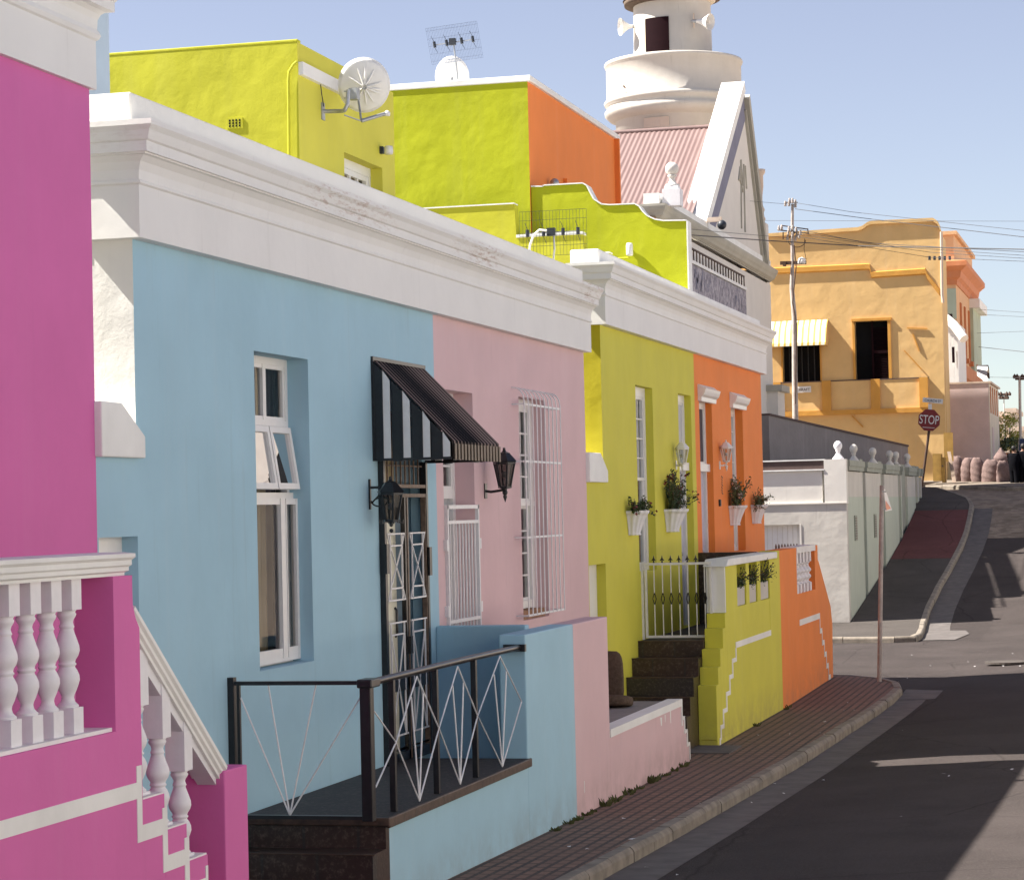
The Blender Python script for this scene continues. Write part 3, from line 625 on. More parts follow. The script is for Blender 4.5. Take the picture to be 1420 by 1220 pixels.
# white label moulds over the orange openings
for (y0,y1) in ((34.62,35.66),(37.35,38.45)):
    MB().sweep([(FX,y0-.08),(FX+.001,y1+.1)][:0] or [(FX-.0,y0-.08),(FX,y1+.12)],[(-.02,4.36),(.05,4.36),(.055,4.42),(.09,4.45),(.11,4.50),(.12,4.54),(.07,4.56),(.02,4.60),(-.02,4.60)]).build('label_mould','gloss_white',H2)
MB().box(FX,FX+.03,36.05,36.12,2.85,2.95).build('door_bell','plastic_black',H2)
m=MB()
for k in range(7): m.tube([(FX+.012,36.30+.02*math.sin(k),3.30-.04*k),(FX+.016,36.34+.03*math.cos(k*2),3.27-.04*k)],.006,4)
m.build('house_number','rust',H2)

# ---------------------------------------------------------- magenta house at the left edge
H0=thing('magenta_house','magenta house front at the left edge under a deep white moulded cornice','house',(-6.26,13.77,0))
MB().wallx(FX,4,13.88,-.3,5.51).quad((-14,4,-.3),(FX,4,-.3),(FX,4,5.51),(-14,4,5.51)).quad((-14,13.88,-.3),(-14,4,-.3),(-14,4,5.51),(-14,13.88,5.51)).build('wall','magenta',H0)
prm=[(-.02,5.50),(.035,5.50),(.035,5.80),(.05,5.81),(.06,5.835),(.05,5.86),(.042,5.87),(.045,5.93),(.06,5.965),(.085,5.985),(.125,5.99),(.125,6.05),(.135,6.06),(.15,6.09),(.175,6.11),(.18,6.15),(.21,6.16),(.215,6.24),(.0,6.26),(-.02,6.6),(-.3,6.6)]
cornice('cornice',H0,[(FX,4),(FX,13.88),(-6.9,13.88)],prm)
MB().quad((FX,13.88,-.3),(-14,13.88,-.3),(-14,13.88,5.51),(FX,13.88,5.51)).build('side_wall','white_rough',H0)
MB().box(-14,-6.6,4,13.7,5.5,5.6).build('roof','greycap',H0)
# ================================================================== UPPER STOREYS BEHIND THE PARAPETS
U0=thing('upper_storey','pale blue upper storey just visible beside the white magenta-house cornice','building',(-8.6,17,4.78))
MB().box(-14,-8.6,17.0,19.5,4.78,7.5).build('wall','bluegrey',U0)
XU=-8.3
U1=thing('upper_storey','bright yellow flat-roofed upper storey behind the long parapet, with dish bracket on its side','building',(XU,24.35,4.78))
XU=-8.3; yN,yF=P(412,53,x=XU).y,P(545,118,x=XU).y; xL=P(148,69,y=yN).x; zt=P(412,53,x=XU).z-.04
wy=[P(477,213,x=XU).y,P(530,228,x=XU).y]
m=MB().wallx(XU,yN,yF,4.78,zt,[(wy[0],wy[1],5.5,P(477,211,x=XU).z,.16)])
m.build('side_wall','yellow',U1,label='yellow wall facing the street')
m=MB().quad((xL,yN,4.78),(XU,yN,4.78),(XU,yN,zt),(xL,yN,zt)).quad((XU,yF,4.78),(-14,yF,4.78),(-14,yF,zt),(XU,yF,zt)).quad((xL,yF,zt),(xL,yN,zt),(XU,yN,zt),(XU,yF,zt)).quad((xL,yF,4.78),(xL,yN,4.78),(xL,yN,zt),(xL,yF,zt)); m.build('front_wall','yellow_rough',U1)
MB().box(xL,XU+.003,yN-.004,yN+.1,zt-.0,zt+.03).build('coping','yellow_rough',U1,bevel=.008)
z0=P(477,211,x=XU).z
W=MB().box(XU-.20,XU-.14,wy[0],wy[0]+.07,5.4,z0).box(XU-.20,XU-.14,wy[1]-.07,wy[1],5.4,z0).box(XU-.20,XU-.142,wy[0]+.07,wy[1]-.07,z0-.10,z0).build('window','gloss_white',U1)
windowgrid(W,XU-.155,wy[0]+.07,wy[1]-.07,5.4,z0-.1,4,1,fr=.06,bar=.045); MB().box(XU-.26,XU-.24,wy[0]-.1,wy[1]+.1,5.3,z0+.1).build('blind','curtain_tan',W)
b0=P(415,95,x=XU); b1=P(470,120,x=XU)
MB().box(XU,XU+.05,yN+.02,b1.y,b0.z-.07,b0.z+.06).build('fascia_board','white',U1)
m=MB(); c=P(326,171,y=yN)
m.box(c.x-.085,c.x+.085,yN-.012,yN,c.z-.055,c.z+.055); V=m.build('air_vent','yellow_rough',U1)
m=MB()
for i in range(4):
    for j in range(3): m.box(c.x-.063+i*.036,c.x-.045+i*.036,yN-.014,yN-.0125,c.z-.04+j*.028,c.z-.02+j*.028)
m.build('vent_holes','darkroom',V)
p=[P(412,86,y=yN-.03),P(407,90,y=yN-.03),P(401,100,y=yN-.03),P(400,112,y=yN-.03),P(401,225,y=yN-.03)]
MB().tube(p,.015,8).build('downpipe','yellow_rough',U1)
MB().tube([P(444,112,x=XU+.02),P(446,130,x=XU+.03),P(449,148,x=XU+.02)],.006,4).build('cable','wire',U1)
lt=thing('floodlight','small white floodlight on the yellow wall just left of the lime block','floodlight',P(541,208,x=XU+.02))
c=P(539,208,x=XU+.1); MB().box(XU,XU+.04,c.y-.03,c.y+.03,c.z-.04,c.z+.04).build('bracket','plastic_black',lt); MB().lathe((c.x,c.y,c.z-.05),[(.0,0),(.045,0),(.05,.03),(.045,.09),(0,.1)],12).build('lamp_housing','gloss_white',lt)
# tree top peeping over the roof
def leaves(m, c, rad, n, size, seed=1, flat=1.):
    r=random.Random(seed)
    cl=[(r.uniform(-1,1)*rad[0]*.75,r.uniform(-1,1)*rad[1]*.75,r.uniform(-1,1)*rad[2]*.75,r.uniform(.25,.5)) for _ in range(max(3,n//60))]
    for i in range(n):
        q=r.choice(cl); R=max(rad)*q[3]
        d=Vector((r.gauss(0,1),r.gauss(0,1),r.gauss(0,1))).normalized()*R*r.random()**.4
        p=Vector(c)+Vector((q[0]+d.x,q[1]+d.y,q[2]+d.z*flat)); a=Vector((r.gauss(0,1),r.gauss(0,1),r.gauss(0,1))).normalized(); b=a.cross(Vector((r.gauss(0,1),r.gauss(0,1),r.gauss(0,1)))).normalized(); s=size*r.uniform(.5,1.3)
        m.add([p-a*s,p+b*s*.5,p+a*s,p-b*s*.5],[(0,1,2,3)])
    return m
T=thing('tree','dark green tree top peeping above the left end of the yellow roof','tree',P(135,100,y=60)); c=P(146,72,y=60)
leaves(MB(),(c.x-1.0,60.5,c.z-1.75),(1.9,1.9,1.75),5200,.09,3).build('crown','leaf_dark',T); MB().tube([(c.x-1.2,60.5,0),(c.x-1.1,60.5,c.z-3.4),(c.x-.9,60.5,c.z-1.6)],[.22,.15,.05]).tube([(c.x-1.1,60.5,c.z-3.4),(c.x-2,60.2,c.z-2)],[.1,.03]).tube([(c.x-1.1,60.5,c.z-3.2),(c.x-.2,61,c.z-1.8)],[.1,.03]).build('trunk','bark',T)
# satellite dish built around a real reflector
def dish(name,label,c,normal,r,ribs,bracket=None,arm=True,elong=1.08):
    t=thing(name,label,'satellite dish',c); N=Vector(normal).normalized(); U=N.cross(Vector((0,0,1))).normalized(); Wv=U.cross(N)
    if Wv.z<0: Wv=-Wv
    m=MB(); K=36; R=8; vs=[]
    for j in range(R+1):
        for k in range(K):
            a=2*math.pi*k/K; q=j/R; vs.append(Vector(c)+U*(math.cos(a)*r*q)+Wv*(math.sin(a)*r*elong*q)+N*(.16*r*q*q*1.6))
    m.add(vs,[(j*K+k,j*K+(k+1)%K,(j+1)*K+(k+1)%K,(j+1)*K+k) for j in range(R) for k in range(K)],True)
    d=m.build('reflector','signwhite',t); so=d.modifiers.new('thick','SOLIDIFY'); so.thickness=.012
    MB().tube([Vector(c)+U*math.cos(a)*r+Wv*math.sin(a)*r*elong+N*.256*r for a in [2*math.pi*k/K for k in range(K+1)]],.013,6,False).build('rim','signwhite',d)
    if ribs:
        m=MB()
        for a in (85,55,110,10,-12,150,205,240,275,300,335):
            A=math.radians(a); e=U*math.cos(A)+Wv*math.sin(A)*elong
            pts=[Vector(c)+e*r*q+N*(.256*r*q*q-.012-.03*(1-q)) for q in (.1,.3,.5,.72)]
            side=N.cross(e).normalized()*.012
            m.add([p+side for p in pts]+[p-side for p in pts]+[p-N*.02*(1-i/3.2) for i,p in enumerate(pts)],[(i,i+1,i+9,i+8) for i in range(3)]+[(i+8,i+9,i+5,i+4) for i in range(3)])
        m.build('ribs','signwhite',d)
    return t,N,U,Wv
# big dish on the yellow wall: seen from behind, facing away over the roofs
cd=P(505,120,x=-7.950)
dn=Vector((-.35,1.,.42))
DT,N,U,Wv=dish('satellite_dish','large white satellite dish bracketed to the yellow upper wall, its arm reaching right',cd,dn,.265,True)
bw=P(447,155,x=-8.300)
m=MB().tube([(-8.290,bw.y,bw.z),(-8.100,bw.y+.05,bw.z+.0),P(478,153,x=-8.000),P(482,145,x=-7.980),P(483,125,x=-7.970)],.022,8); m.box(-8.300,-8.285,bw.y-.045,bw.y+.045,bw.z-.09,bw.z+.09); m.build('wall_bracket','galv',DT)
pc=P(492,131,x=-7.970); MB().box(pc.x-.05,pc.x+.04,pc.y-.05,pc.y+.05,pc.z-.06,pc.z+.06).box(pc.x-.1,pc.x-.04,pc.y-.06,pc.y-.04,pc.z+.02,pc.z+.035).box(pc.x-.1,pc.x-.04,pc.y-.06,pc.y-.04,pc.z-.05,pc.z-.035).build('clamp','galv',DT)
lo=P(501,168,x=-7.900); ln=P(537,157,x=-7.680)
MB().tube([P(497,140,x=-7.970),lo],.012,6).tube([lo,ln],.02,6).tube([P(478,160,x=-7.950),lo],.008,5).build('feed_arm','galv',DT)
MB().lathe((ln.x,ln.y,ln.z-.03),[(.0,0),(.03,0),(.033,.03),(.02,.05),(0,.06)],10).build('receiver','signwhite',DT)
# lime / orange upper storey
U2=thing('upper_storey','tall flat-roofed upper storey, lime green toward the viewer and orange toward the street','building',(-8.6,34.3,5.16))
MB().quad((-14,34.3,5.1),(-8.6,34.3,5.1),(-8.6,34.3,9.06),(-14,34.3,9.06)).build('front_wall','lime',U2)
m=MB().wallx(-8.6,34.3,40.35,5.1,9.06); m.quad((-8.6,40.35,5.1),(-14,40.35,5.1),(-14,40.35,9.06),(-8.6,40.35,9.06)).quad((-14,40.35,5.1),(-14,34.3,5.1),(-14,34.3,9.06),(-14,40.35,9.06)); m.build('side_wall','orange',U2)
MB().box(-14,-8.55,34.283,40.45,9.06,9.15).build('coping','coping_white',U2,bevel=.01)
MB().box(-8.6,-8.52,40.2,40.28,5.5,9.06).build('corner_pipe','orange',U2)
m=MB().box(-8.6,-8.54,36.4,36.5,6.0,P(768,241,x=-8.6).z); m.build('vent_pipe','orange',U2); MB().sphere(P(769,254,x=-8.5),.07).build('vent_cowl','galv',U2)
# lime party wall with swept steps
xr=FX+.0
PW=thing('party_wall','lime green party wall with two swept steps dropping toward the street','wall',(-7.4,34.85,5.1))
ys=34.335; pts=[]
for (u,v) in [(736.5,259.5),(753,259.5),(754.5,258),(808,255),(813,258),(817,266),(823,277),(834,284),(846,285),(880,283.5),(886,287),(890,293),(897,300),(908,305),(920,307),(952,306.5)]:
    q=P(u,v,y=ys); pts.append((q.x,q.z))
poly=pts+[(pts[-1][0]+.0,5.1),(pts[0][0],5.1)]
MB().prism(poly,'y',ys,ys+.25).build('wall','lime',PW)
m=MB()
for a,b in zip(pts,pts[1:]+[(pts[-1][0],5.6)]):
    dx,dz=b[0]-a[0],b[1]-a[1]; L=math.hypot(dx,dz); nx,nz=-dz/L*.018,dx/L*.018
    m.add([(a[0],ys-.02,a[1]),(b[0],ys-.02,b[1]),(b[0]+nx,ys-.02,b[1]+nz),(a[0]+nx,ys-.02,a[1]+nz),(a[0],ys+.26,a[1]),(b[0],ys+.26,b[1]),(b[0]+nx,ys+.26,b[1]+nz),(a[0]+nx,ys+.26,a[1]+nz)],[(0,1,2,3),(3,2,6,7),(4,7,6,5),(1,5,6,2),(0,3,7,4)])
m.build('coping','coping_white',PW)
SW=thing('terrace_wall','stepped yellow terrace wall behind the yellow half of the parapet','wall',(-8.6,33.3,5.1))
q=[P(*p,y=33.3) for p in ((560,291),(713,283),(716,327),(808,325),(810,352),(845,351))]
poly=[(p.x,p.z) for p in q]+[(q[-1].x,5.1),(q[0].x,5.1)]
MB().prism(poly,'y',33.3,33.5).build('wall','yellow_rough',SW)
m=MB()
for a,b in ((0,1),(2,3),(4,5)): m.box(q[a].x,q[b].x,33.285,33.515,min(q[a].z,q[b].z)-.0,max(q[a].z,q[b].z)+.012)
m.build('coping','coping_white',SW)
bx=thing('wall_light','small white box light on the lime party wall casting a long shadow','light',P(873,357,y=ys-.1)); c=P(873,346,y=ys-.07)
MB().lathe((c.x,c.y,c.z-.09),[(0,0),(.045,0),(.05,.02),(.05,.15),(.04,.18),(0,.18)],12).build('shade','signwhite',bx); MB().tube([(c.x+.0,c.y,c.z-.12),(c.x-.25,c.y,c.z-.12)],.012,6).box(c.x-.02,c.x+.02,c.y,ys,c.z-.02,c.z+.02).build('conduit','yellow_rough',bx)
# second dish + grid antenna above coping
c=P(627,108,y=36.0)
D2,N,U,Wv=dish('satellite_dish','small white satellite dish half hidden behind the white coping of the lime block',c,Vector((-.25,1,.35)),.25,False,elong=1.25)
MB().tube([(c.x,c.y,c.z),(c.x,c.y,9.1)],.02).build('mast','galv',D2)
def grid_antenna(label,c,ux,uz,w,h,nv,nh,mat,mast,elbow=False):
    t=thing('grid_antenna',label,'antenna',c); c=Vector(c); ux=Vector(ux).normalized(); uz=Vector(uz).normalized(); n=ux.cross(uz).normalized()
    if n.y>0: n=-n
    m=MB()
    for k in range(nv+1): p=c+ux*(k/nv-.5)*w; m.bar(p-uz*h/2,p+uz*h/2,.0035)
    for k in nh: p=c+uz*k*h; m.bar(p-ux*w/2,p+ux*w/2,.005)
    m.build('reflector_grid',mat,t)
    m=MB().bar(c-ux*w*.40+n*.06,c+ux*w*.40+n*.06,.012); m.build('boom','galv',t)
    for k in (-.36,-.12,.17,.39):
        p=c+ux*k*w+n*.08; MB().tube([p-uz*.045,p+uz*.045],.022,8).tube([p-uz*.05,p-uz*.13+ux*.03],.004,4).tube([p+uz*.05,p+uz*.13-ux*.03],.004,4).build('dipole','plastic_black',t)
    p=c+n*.1; MB().box(p.x-.05,p.x+.05,p.y-.03,p.y+.03,p.z-.05,p.z+.05).build('junction_box','plastic_black',t)
    MB().tube(mast,.012,6).build('mast','galv',t); return t
c=P(630,60,y=35.2); a=P(667,60,y=35.2)
grid_antenna('grid TV antenna against the sky above the lime block',c,(1,0,.07),(-.16,0,1),.80,.56,34,(-.5,-.42,-.22,0,.2,.42,.5),'mesh_wire',[P(629,62,y=35.1),P(632,85,y=35.1),P(635,112,y=35.1)])
c=P(767,323,y=29.6)
ga=grid_antenna('grid TV antenna with pale cable in front of the stepped yellow terrace wall',c,(1,0,.0),(0,0,1),.86,.56,20,(-.5,-.28,-.05,.02,.3,.5),'mesh_wire_dark',[P(768,326,y=29.5),P(769,345,y=29.5),P(766,375,y=29.6),P(765,400,y=29.6)])
MB().tube([P(758,320,y=29.45),P(748,319,y=29.45),P(740,326,y=29.45),P(735,340,y=29.45),P(733,362,y=29.5)],.014,6).build('cable','signwhite',ga)

# ================================================================== AWNING, LANTERNS, PLANTERS
AW=thing('door_awning','black ribbed metal awning with black and white striped side over the blue house door','awning',(FX,20.15,3.3))
ya,yb=19.40,20.90; xo=-5.58; zt,zm,zb=4.13,3.43,3.29
n=8
for i in range(n):
    x0=FX+(xo-FX)*i/n; x1=FX+(xo-FX)*(i+1)/n
    for yy in (ya,yb):
        pass
def side(yy,par):
    mb=MB(); mw=MB()
    for i in range(8):
        x0=FX+(xo-FX)*i/8; x1=FX+(xo-FX)*(i+1)/8; z0=zt+(zm-zt)*i/8; z1=zt+(zm-zt)*(i+1)/8; off=.0 if i%2==0 else .006
        x0_,x1_=(x0,x1)
        if i%2: x0_+=.012; x1_-=.012
        (mb if i%2==0 else mw).prism([(x0_,zb+.006*math.sin(i*2)),(x1_,zb+.006*math.sin(i*2+1)),(x1_,z1),(x0_,z0)],'y',yy-.004,yy+.004)
        mb.box(x0_-.012,x0_,yy-.012,yy+.012,zb,z0) if i%2 else None
    par2=mb.build('side_panel','black',par); mw.build('white_stripe','signwhite',par2)
side(ya,AW); side(yb,AW)
m=MB(); K=15*6; vs=[]
for k in range(K+1):
    y=ya+(yb-ya)*k/K; w=.005*math.cos(2*math.pi*k/6)
    vs+=[(FX,y,zt+w+.01),(xo+w*.7,y,zm+w*.7+.01),(xo+.01+w,y,zb)]
m.add(vs,[(3*k,3*k+1,3*k+4,3*k+3) for k in range(K)]+[(3*k+1,3*k+2,3*k+5,3*k+4) for k in range(K)])
m.build('ribbed_cover','tile_awning' if 'tile_awning' in M else 'rust_black',AW) if False else None
M['awn_top']=stripes('awning_rib_light_stripes',(.006,.005,.006),(.20,.15,.135),1,.1072,.70,.7); M['awn_val']=plain('tan_awning_edge',(.15,.11,.075),.5)  # pale stripes painted in as the light along each rib
m.build('ribbed_cover','awn_top',AW)
m=MB()
for k in range(15):
    y=ya+(yb-ya)*(k+.5)/15; m.box(xo+.018,xo+.026,y-.03,y+.02,zb-.006,zm-.012)
m.build('valance_strip','awn_val',AW)
MB().box(FX,FX+.02,ya-.01,yb+.01,zt,zt+.03).bar((FX,ya,zb+.01),(xo,ya,zb+.01),.02).bar((FX,yb,zb+.01),(xo,yb,zb+.01),.02).bar((FX+.01,ya,zb),(FX+.01,ya,zt),.025).build('frame','black',AW)
def lantern(name,label,c,mat,s=1.,up=True,wall=None,glassmat='glass',group=None):
    """hexagonal wall lantern; c = centre of glass body"""
    t=thing(name,label,'lantern',wall,group); c=Vector(c)
    prof_top=[(.105*s,0),(.115*s,.01*s),(.10*s,.03*s),(.06*s,.075*s),(.055*s,.085*s),(.02*s,.10*s),(.012*s,.12*s),(.014*s,.13*s),(0.001,.14*s)]
    MB().lathe((c.x,c.y,c.z+.11*s),prof_top,6,smooth=False).build('cap',mat,t)
    m=MB()
    for k in range(6):
        a=2*math.pi*k/6; m.bar(c+Vector((.10*s*math.cos(a),.10*s*math.sin(a),.11*s)),c+Vector((.055*s*math.cos(a),.055*s*math.sin(a),-.11*s)),.014*s)
    m.lathe((c.x,c.y,c.z-.125*s),[(.001,-.045*s),(.015*s,-.035*s),(.02*s,-.01*s),(.065*s,0),(.065*s,.015*s),(.0,.02*s)],6,smooth=False); m.lathe((c.x,c.y,c.z+.095*s),[(.09*s,0),(.108*s,0),(.108*s,.015*s),(.09*s,.015*s)],6,smooth=False)
    m.build('cage',mat,t)
    MB().lathe(c,[(.052*s,-.11*s),(.095*s,.10*s)],6,smooth=False).build('pane',glassmat,t); MB().sphere(c,.03*s,8).build('bulb','signwhite',t)
    w=Vector(wall); m=MB()
    if up: m.tube([w,w+Vector((.06,0,-.01)),Vector((c.x-.05*s,c.y,w.z-.0)),Vector((c.x,c.y,w.z+.01)),c-Vector((0,0,.13*s))],.013*s,8); m.sphere((c.x,c.y,w.z-.02),.026*s,8); m.lathe((c.x,c.y,w.z-.11*s),[(.001,0),(.012*s,.03*s),(.02*s,.05*s),(.008*s,.1*s)],8)
    else:
        m.bar(w,(c.x+.02,c.y,w.z),.02*s); m.bar((w.x+.005,w.y,w.z+.07),(w.x+.005,w.y,w.z-.18),.022)
        sp=[Vector((w.x+.02+.075*(1-math.cos(a))*.9+.02*a/6,w.y,w.z-.11-.055*math.sin(a)*(1-a/9))) for a in [i*.4 for i in range(16)]]; m.tube(sp,.007,5)
        m.tube([(c.x,c.y,w.z),(c.x,c.y,c.z+.24*s)],.01*s,6); m.tube([(w.x+.02,w.y,w.z-.13),(w.x+.12,w.y,w.z-.03),(w.x+.2,w.y,w.z-.005)],.007,5)
        for k in range(6):
            a=2*math.pi*k/6; b=Vector((c.x+.07*s*math.cos(a),c.y+.07*s*math.sin(a),c.z-.13*s)); m.tube([b,b+Vector((math.cos(a)*.03,math.sin(a)*.03,-.01))*s,b+Vector((math.cos(a)*.03,math.sin(a)*.03,.02))*s],.006*s,4)
        m.sphere((c.x,c.y,c.z-.20*s),.018*s,8)
    m.build('bracket',mat,t)
    if up: MB().lathe((0,0,0),[(.045*s,0),(.045*s,.012),(.02*s,.02)],12).build('wall_plate',mat,t) if False else MB().box(w.x,w.x+.012,w.y-.035*s,w.y+.035*s,w.z-.07*s,w.z+.07*s).build('wall_plate',mat,t)
    return t
lantern('wall_lantern','black wrought lantern hanging from a scrolled bracket left of the blue house door',(P(542,702,y=19.27)),'black',1.0,False,(FX,19.27,3.07),'lamp_glass')
lantern('wall_lantern','black lantern standing on an upturned arm on the pink wall',(FX+.20,22.9,3.205),'black',1.05,True,(FX,22.9,3.05),'lamp_glass')
lantern('wall_lantern','white lantern on the yellow wall beside its tall door',P(946,632,y=32.6),'gloss_white',.88,True,(FX,32.75,P(941,645,x=FX).z))
lantern('wall_lantern','white lantern on the orange wall between door and window',P(1007,630,y=36.25),'gloss_white',.88,True,(FX,36.2,P(997,645,x=FX).z))
def planter(label,u,v,w,seed,kind):
    """fluted half-round wall pot; u,v = middle of its rim"""
    X=FX; p0=P(u,v,x=FX+.06); y=p0.y; z=p0.z
    t=thing('wall_planter',label,'planter',(FX,y,z-.3),'white half-round planters on the yellow and orange walls')
    prof=[(.001,-.30),(.10,-.30),(.105,-.285),(.095,-.28),(.12,-.18),(.16,-.06),(.185,-.03),(.19,0),(.175,.002),(.165,-.02),(.15,-.03)]
    m=MB(); K=40; R=[]
    for r,zz in prof:
        R.append([(X+.004+max(0,(r*w)*math.sin(math.pi*k/K))*(1+.03*math.cos(k*math.pi/2.5)),y-(r*w)*math.cos(math.pi*k/K)*(1+.03*math.cos(k*math.pi/2.5)),z+zz) for k in range(K+1)])
    vs=[q for r in R for q in r]; n=K+1
    m.add(vs,[(j*n+k,j*n+k+1,(j+1)*n+k+1,(j+1)*n+k) for j in range(len(prof)-1) for k in range(K)],False)
    m.build('pot','cast_white',t); MB().box(X,X+.08,y-.15*w,y+.15*w,z-.05,z-.035).build('soil','soil',t)
    r=random.Random(seed); st=MB(); lf=MB(); fl=MB()
    for i in range(kind['n']):
        a=r.uniform(-1,1); L=r.uniform(.35,1)*kind['h']; b=Vector((X+.06+r.uniform(0,.05),y+a*.14*w,z-.03)); d=Vector((r.uniform(0,.25),a*.5+kind['lean'],1)).normalized(); pts=[b]
        if r.random()<kind['trail']: d=Vector((.25,a*.8,.35)).normalized()
        for k in range(6):
            d=(d+Vector((r.gauss(0,.15),r.gauss(0,.2),r.gauss(0,.12)-(.25 if kind['trail']>.3 and k>1 else 0)))).normalized(); q=pts[-1]+d*L/6
            if q.x<X+.02: q.x=X+.02
            pts.append(q)
        st.tube(pts,.004,4,False,False)
        for p in pts[1:]:
            for j in range(kind['leaf']):
                a1=Vector((r.gauss(0,1),r.gauss(0,1),r.gauss(0,1))).normalized(); b1=a1.cross(Vector((r.gauss(0,1),r.gauss(0,1),r.gauss(0,1)))).normalized(); s=r.uniform(.014,.03)*kind.get('ls',1); c=p+Vector((max(r.gauss(0,.02),-.02),r.gauss(0,.025),r.gauss(0,.025)))
                if c.x<X+.01: c.x=X+.015
                lf.add([c-a1*s,c+b1*s*.5,c+a1*s,c-b1*s*.5],[(0,1,2,3)])
        if r.random()<kind['fl']:
            for j in range(7):
                a1=Vector((r.gauss(0,1),r.gauss(0,1),r.gauss(0,1))).normalized(); b1=a1.cross(Vector((0,0,1))).normalized(); s=.02; c=pts[-1]+Vector((r.gauss(0,.02),r.gauss(0,.02),r.gauss(0,.02)))
                c.x=max(c.x,X+.02); fl.add([c-a1*s,c+b1*s,c+a1*s,c-b1*s],[(0,1,2,3)])
    st.build('stems','bark',t); lf.build('foliage',kind['m'],t)
    if fl.v: fl.build('flowers',kind.get('fm','redflower'),t)
planter('white wall planter of low trailing plants on the yellow wall by the window',880,708,1.25,1,dict(n=26,h=.24,lean=0,trail=.5,leaf=5,fl=.2,m='leaf_dark'))
planter('white wall planter with tall bushy plants and dark red blooms on the yellow wall',932,706,1.45,2,dict(n=46,h=.60,lean=.12,trail=.05,leaf=6,fl=.28,m='leaf_dark',ls=.9))
planter('white wall planter with upright leafy stems in front of the orange house window',1019,701,1.3,3,dict(n=38,h=.50,lean=-.02,trail=.05,leaf=4,fl=.35,m='leaf',fm='whiteflower'))
planter('white wall planter with sparse wandering stems at the far end of the orange wall',1049,700,1.25,4,dict(n=26,h=.36,lean=-.15,trail=.35,leaf=4,fl=.2,m='leaf',ls=.8))
# ================================================================== STOOPS
# magenta stoop with turned balusters
ST=thing('balustrade_wall','magenta balcony and stair wall with white turned balusters and white zigzag band','balustrade',(WX,11,.2))
m=MB().box(WX-.22,WX,8.6,12.045,-.2,1.765).box(WX-.22,WX,11.715,11.96,1.765,2.56).box(WX-.22,WX,8.6,9.0,1.765,2.56)
m.prism([(11.96,1.765),(12.045,1.765),(12.045,2.28),(12.0,2.33),(11.965,2.40),(11.96,2.56)],'x',WX-.22,WX-.001)
st=[(12.045,12.335,1.375),(12.337,12.64,1.175),(12.642,12.94,.965)]
for a,b,z in st: m.box(WX-.22,WX,a,b,-.2,z)
m.box(WX-.22,WX-.003,12.94,13.22,-.2,.75)
m.build('wall','magenta',ST)
MB().box(WX-.245,WX+.0,13.22,13.585,-.2,1.40).build('newel_post','magenta',ST,bevel=.008)
MB().box(WX-.19,WX-.02,9.0,11.715,1.765,1.785).box(WX-.20,WX-.004,12.06,12.33,1.375,1.385).box(WX-.20,WX-.004,12.35,12.635,1.175,1.185).box(WX-.20,WX-.004,12.65,12.935,.965,.975).build('ledge','coping_white',ST)
MB().sweep([(WX-.03,8.6),(WX-.03,11.93),(WX-.19,11.93)],[(-.19,2.56),(.0,2.56),(.0,2.575),(.018,2.585),(.018,2.605),(.03,2.615),(.03,2.64),(.045,2.655),(.045,2.675),(-.0,2.682),(-.19,2.682)][:11]).build('cap','coping_white',ST)
# sloping rail
def rail(a,b,par):
    a,b=Vector(a),Vector(b); d=(b-a).normalized(); up=Vector((1,0,0)).cross(d); up=up if up.z>0 else -up
    prof=[(-.17,-.05),(.0,-.05),(.0,-.03),(.015,-.02),(.015,.0),(.03,.012),(.03,.035),(-.0,.045),(-.17,.045)]
    A=[a+Vector((x,0,0))+up*z for x,z in prof]; B=[b+Vector((x,0,0))+up*z for x,z in prof]; n=len(prof)
    m=MB(); m.add(A+B,[(i,n+i,n+(i+1)%n,(i+1)%n) for i in range(n)]+[tuple(range(n)),tuple(range(2*n-1,n-1,-1))]); return m.build('stair_rail','coping_white',par)
MB().prism([(12.05,2.37-.061-.03),(13.215,2.37-.949-.03),(13.215,2.37-.949-.10),(12.05,2.37-.061-.14)],'x',WX-.165,WX-.05).build('rail_underside','cast_white',ST)
rail((WX-.03,11.97,2.37),(WX-.03,13.25,1.395),ST)
def baluster(c,par,h=.78,w=.115,top=None,bb=.13):
    """turned baluster standing on c; h overall"""
    b=MB(); z=c[2]; hw=w/2
    b.box(c[0]-hw,c[0]+hw,c[1]-hw,c[1]+hw,z,z+bb); tt=top or .155
    b.box(c[0]-hw,c[0]+hw,c[1]-hw,c[1]+hw,z+h-tt,z+h)
    H=h-bb-tt; z1=z+bb
    pr=[(.052,0),(.056,.02),(.048,.035),(.036,.06),(.031,.10),(.034,.13),(.045,.175),(.055,.23),(.062,.28),(.060,.33),(.050,.38),(.040,.41),(.040,.425),(.046,.435),(.046,.45),(.040,.46),(.044,.49),(.057,.53),(.064,.58),(.062,.63),(.052,.69),(.040,.76),(.034,.80),(.036,.815),(.040,.825),(.036,.84),(.032,.87),(.036,.90),(.046,.93),(.050,.955),(.044,.975),(.052,1.)]
    b.lathe((c[0],c[1],z1),[(r*w/.115,t*H) for r,t in pr],24)
    return b.build('baluster','cast_white',par,bevel=.0)
for k in range(11): baluster((WX-.115,11.395-.232*k,1.785),ST,.775)
for (a,b,z),k in zip(st,range(3)): baluster((WX-.10,(a+b)/2-.0,z+.005),ST,.78,top=.30,bb=.02)
m=MB(); e=.004
m.box(WX,WX+e,8.6,11.965,1.39,1.475)
for k,(a,zt_,zb_) in enumerate([(11.965,1.56,1.16),(12.30,1.30,.955),(12.60,1.10,.755)]):
    m.box(WX,WX+e,a,a+.065,zb_+.085,zt_-(.0 if k else .0)); m.box(WX,WX+e,a,(a+.335 if k==0 else a+.30),zb_,zb_+.085)
m.box(WX,WX+e,12.90,12.935,.55,.905)
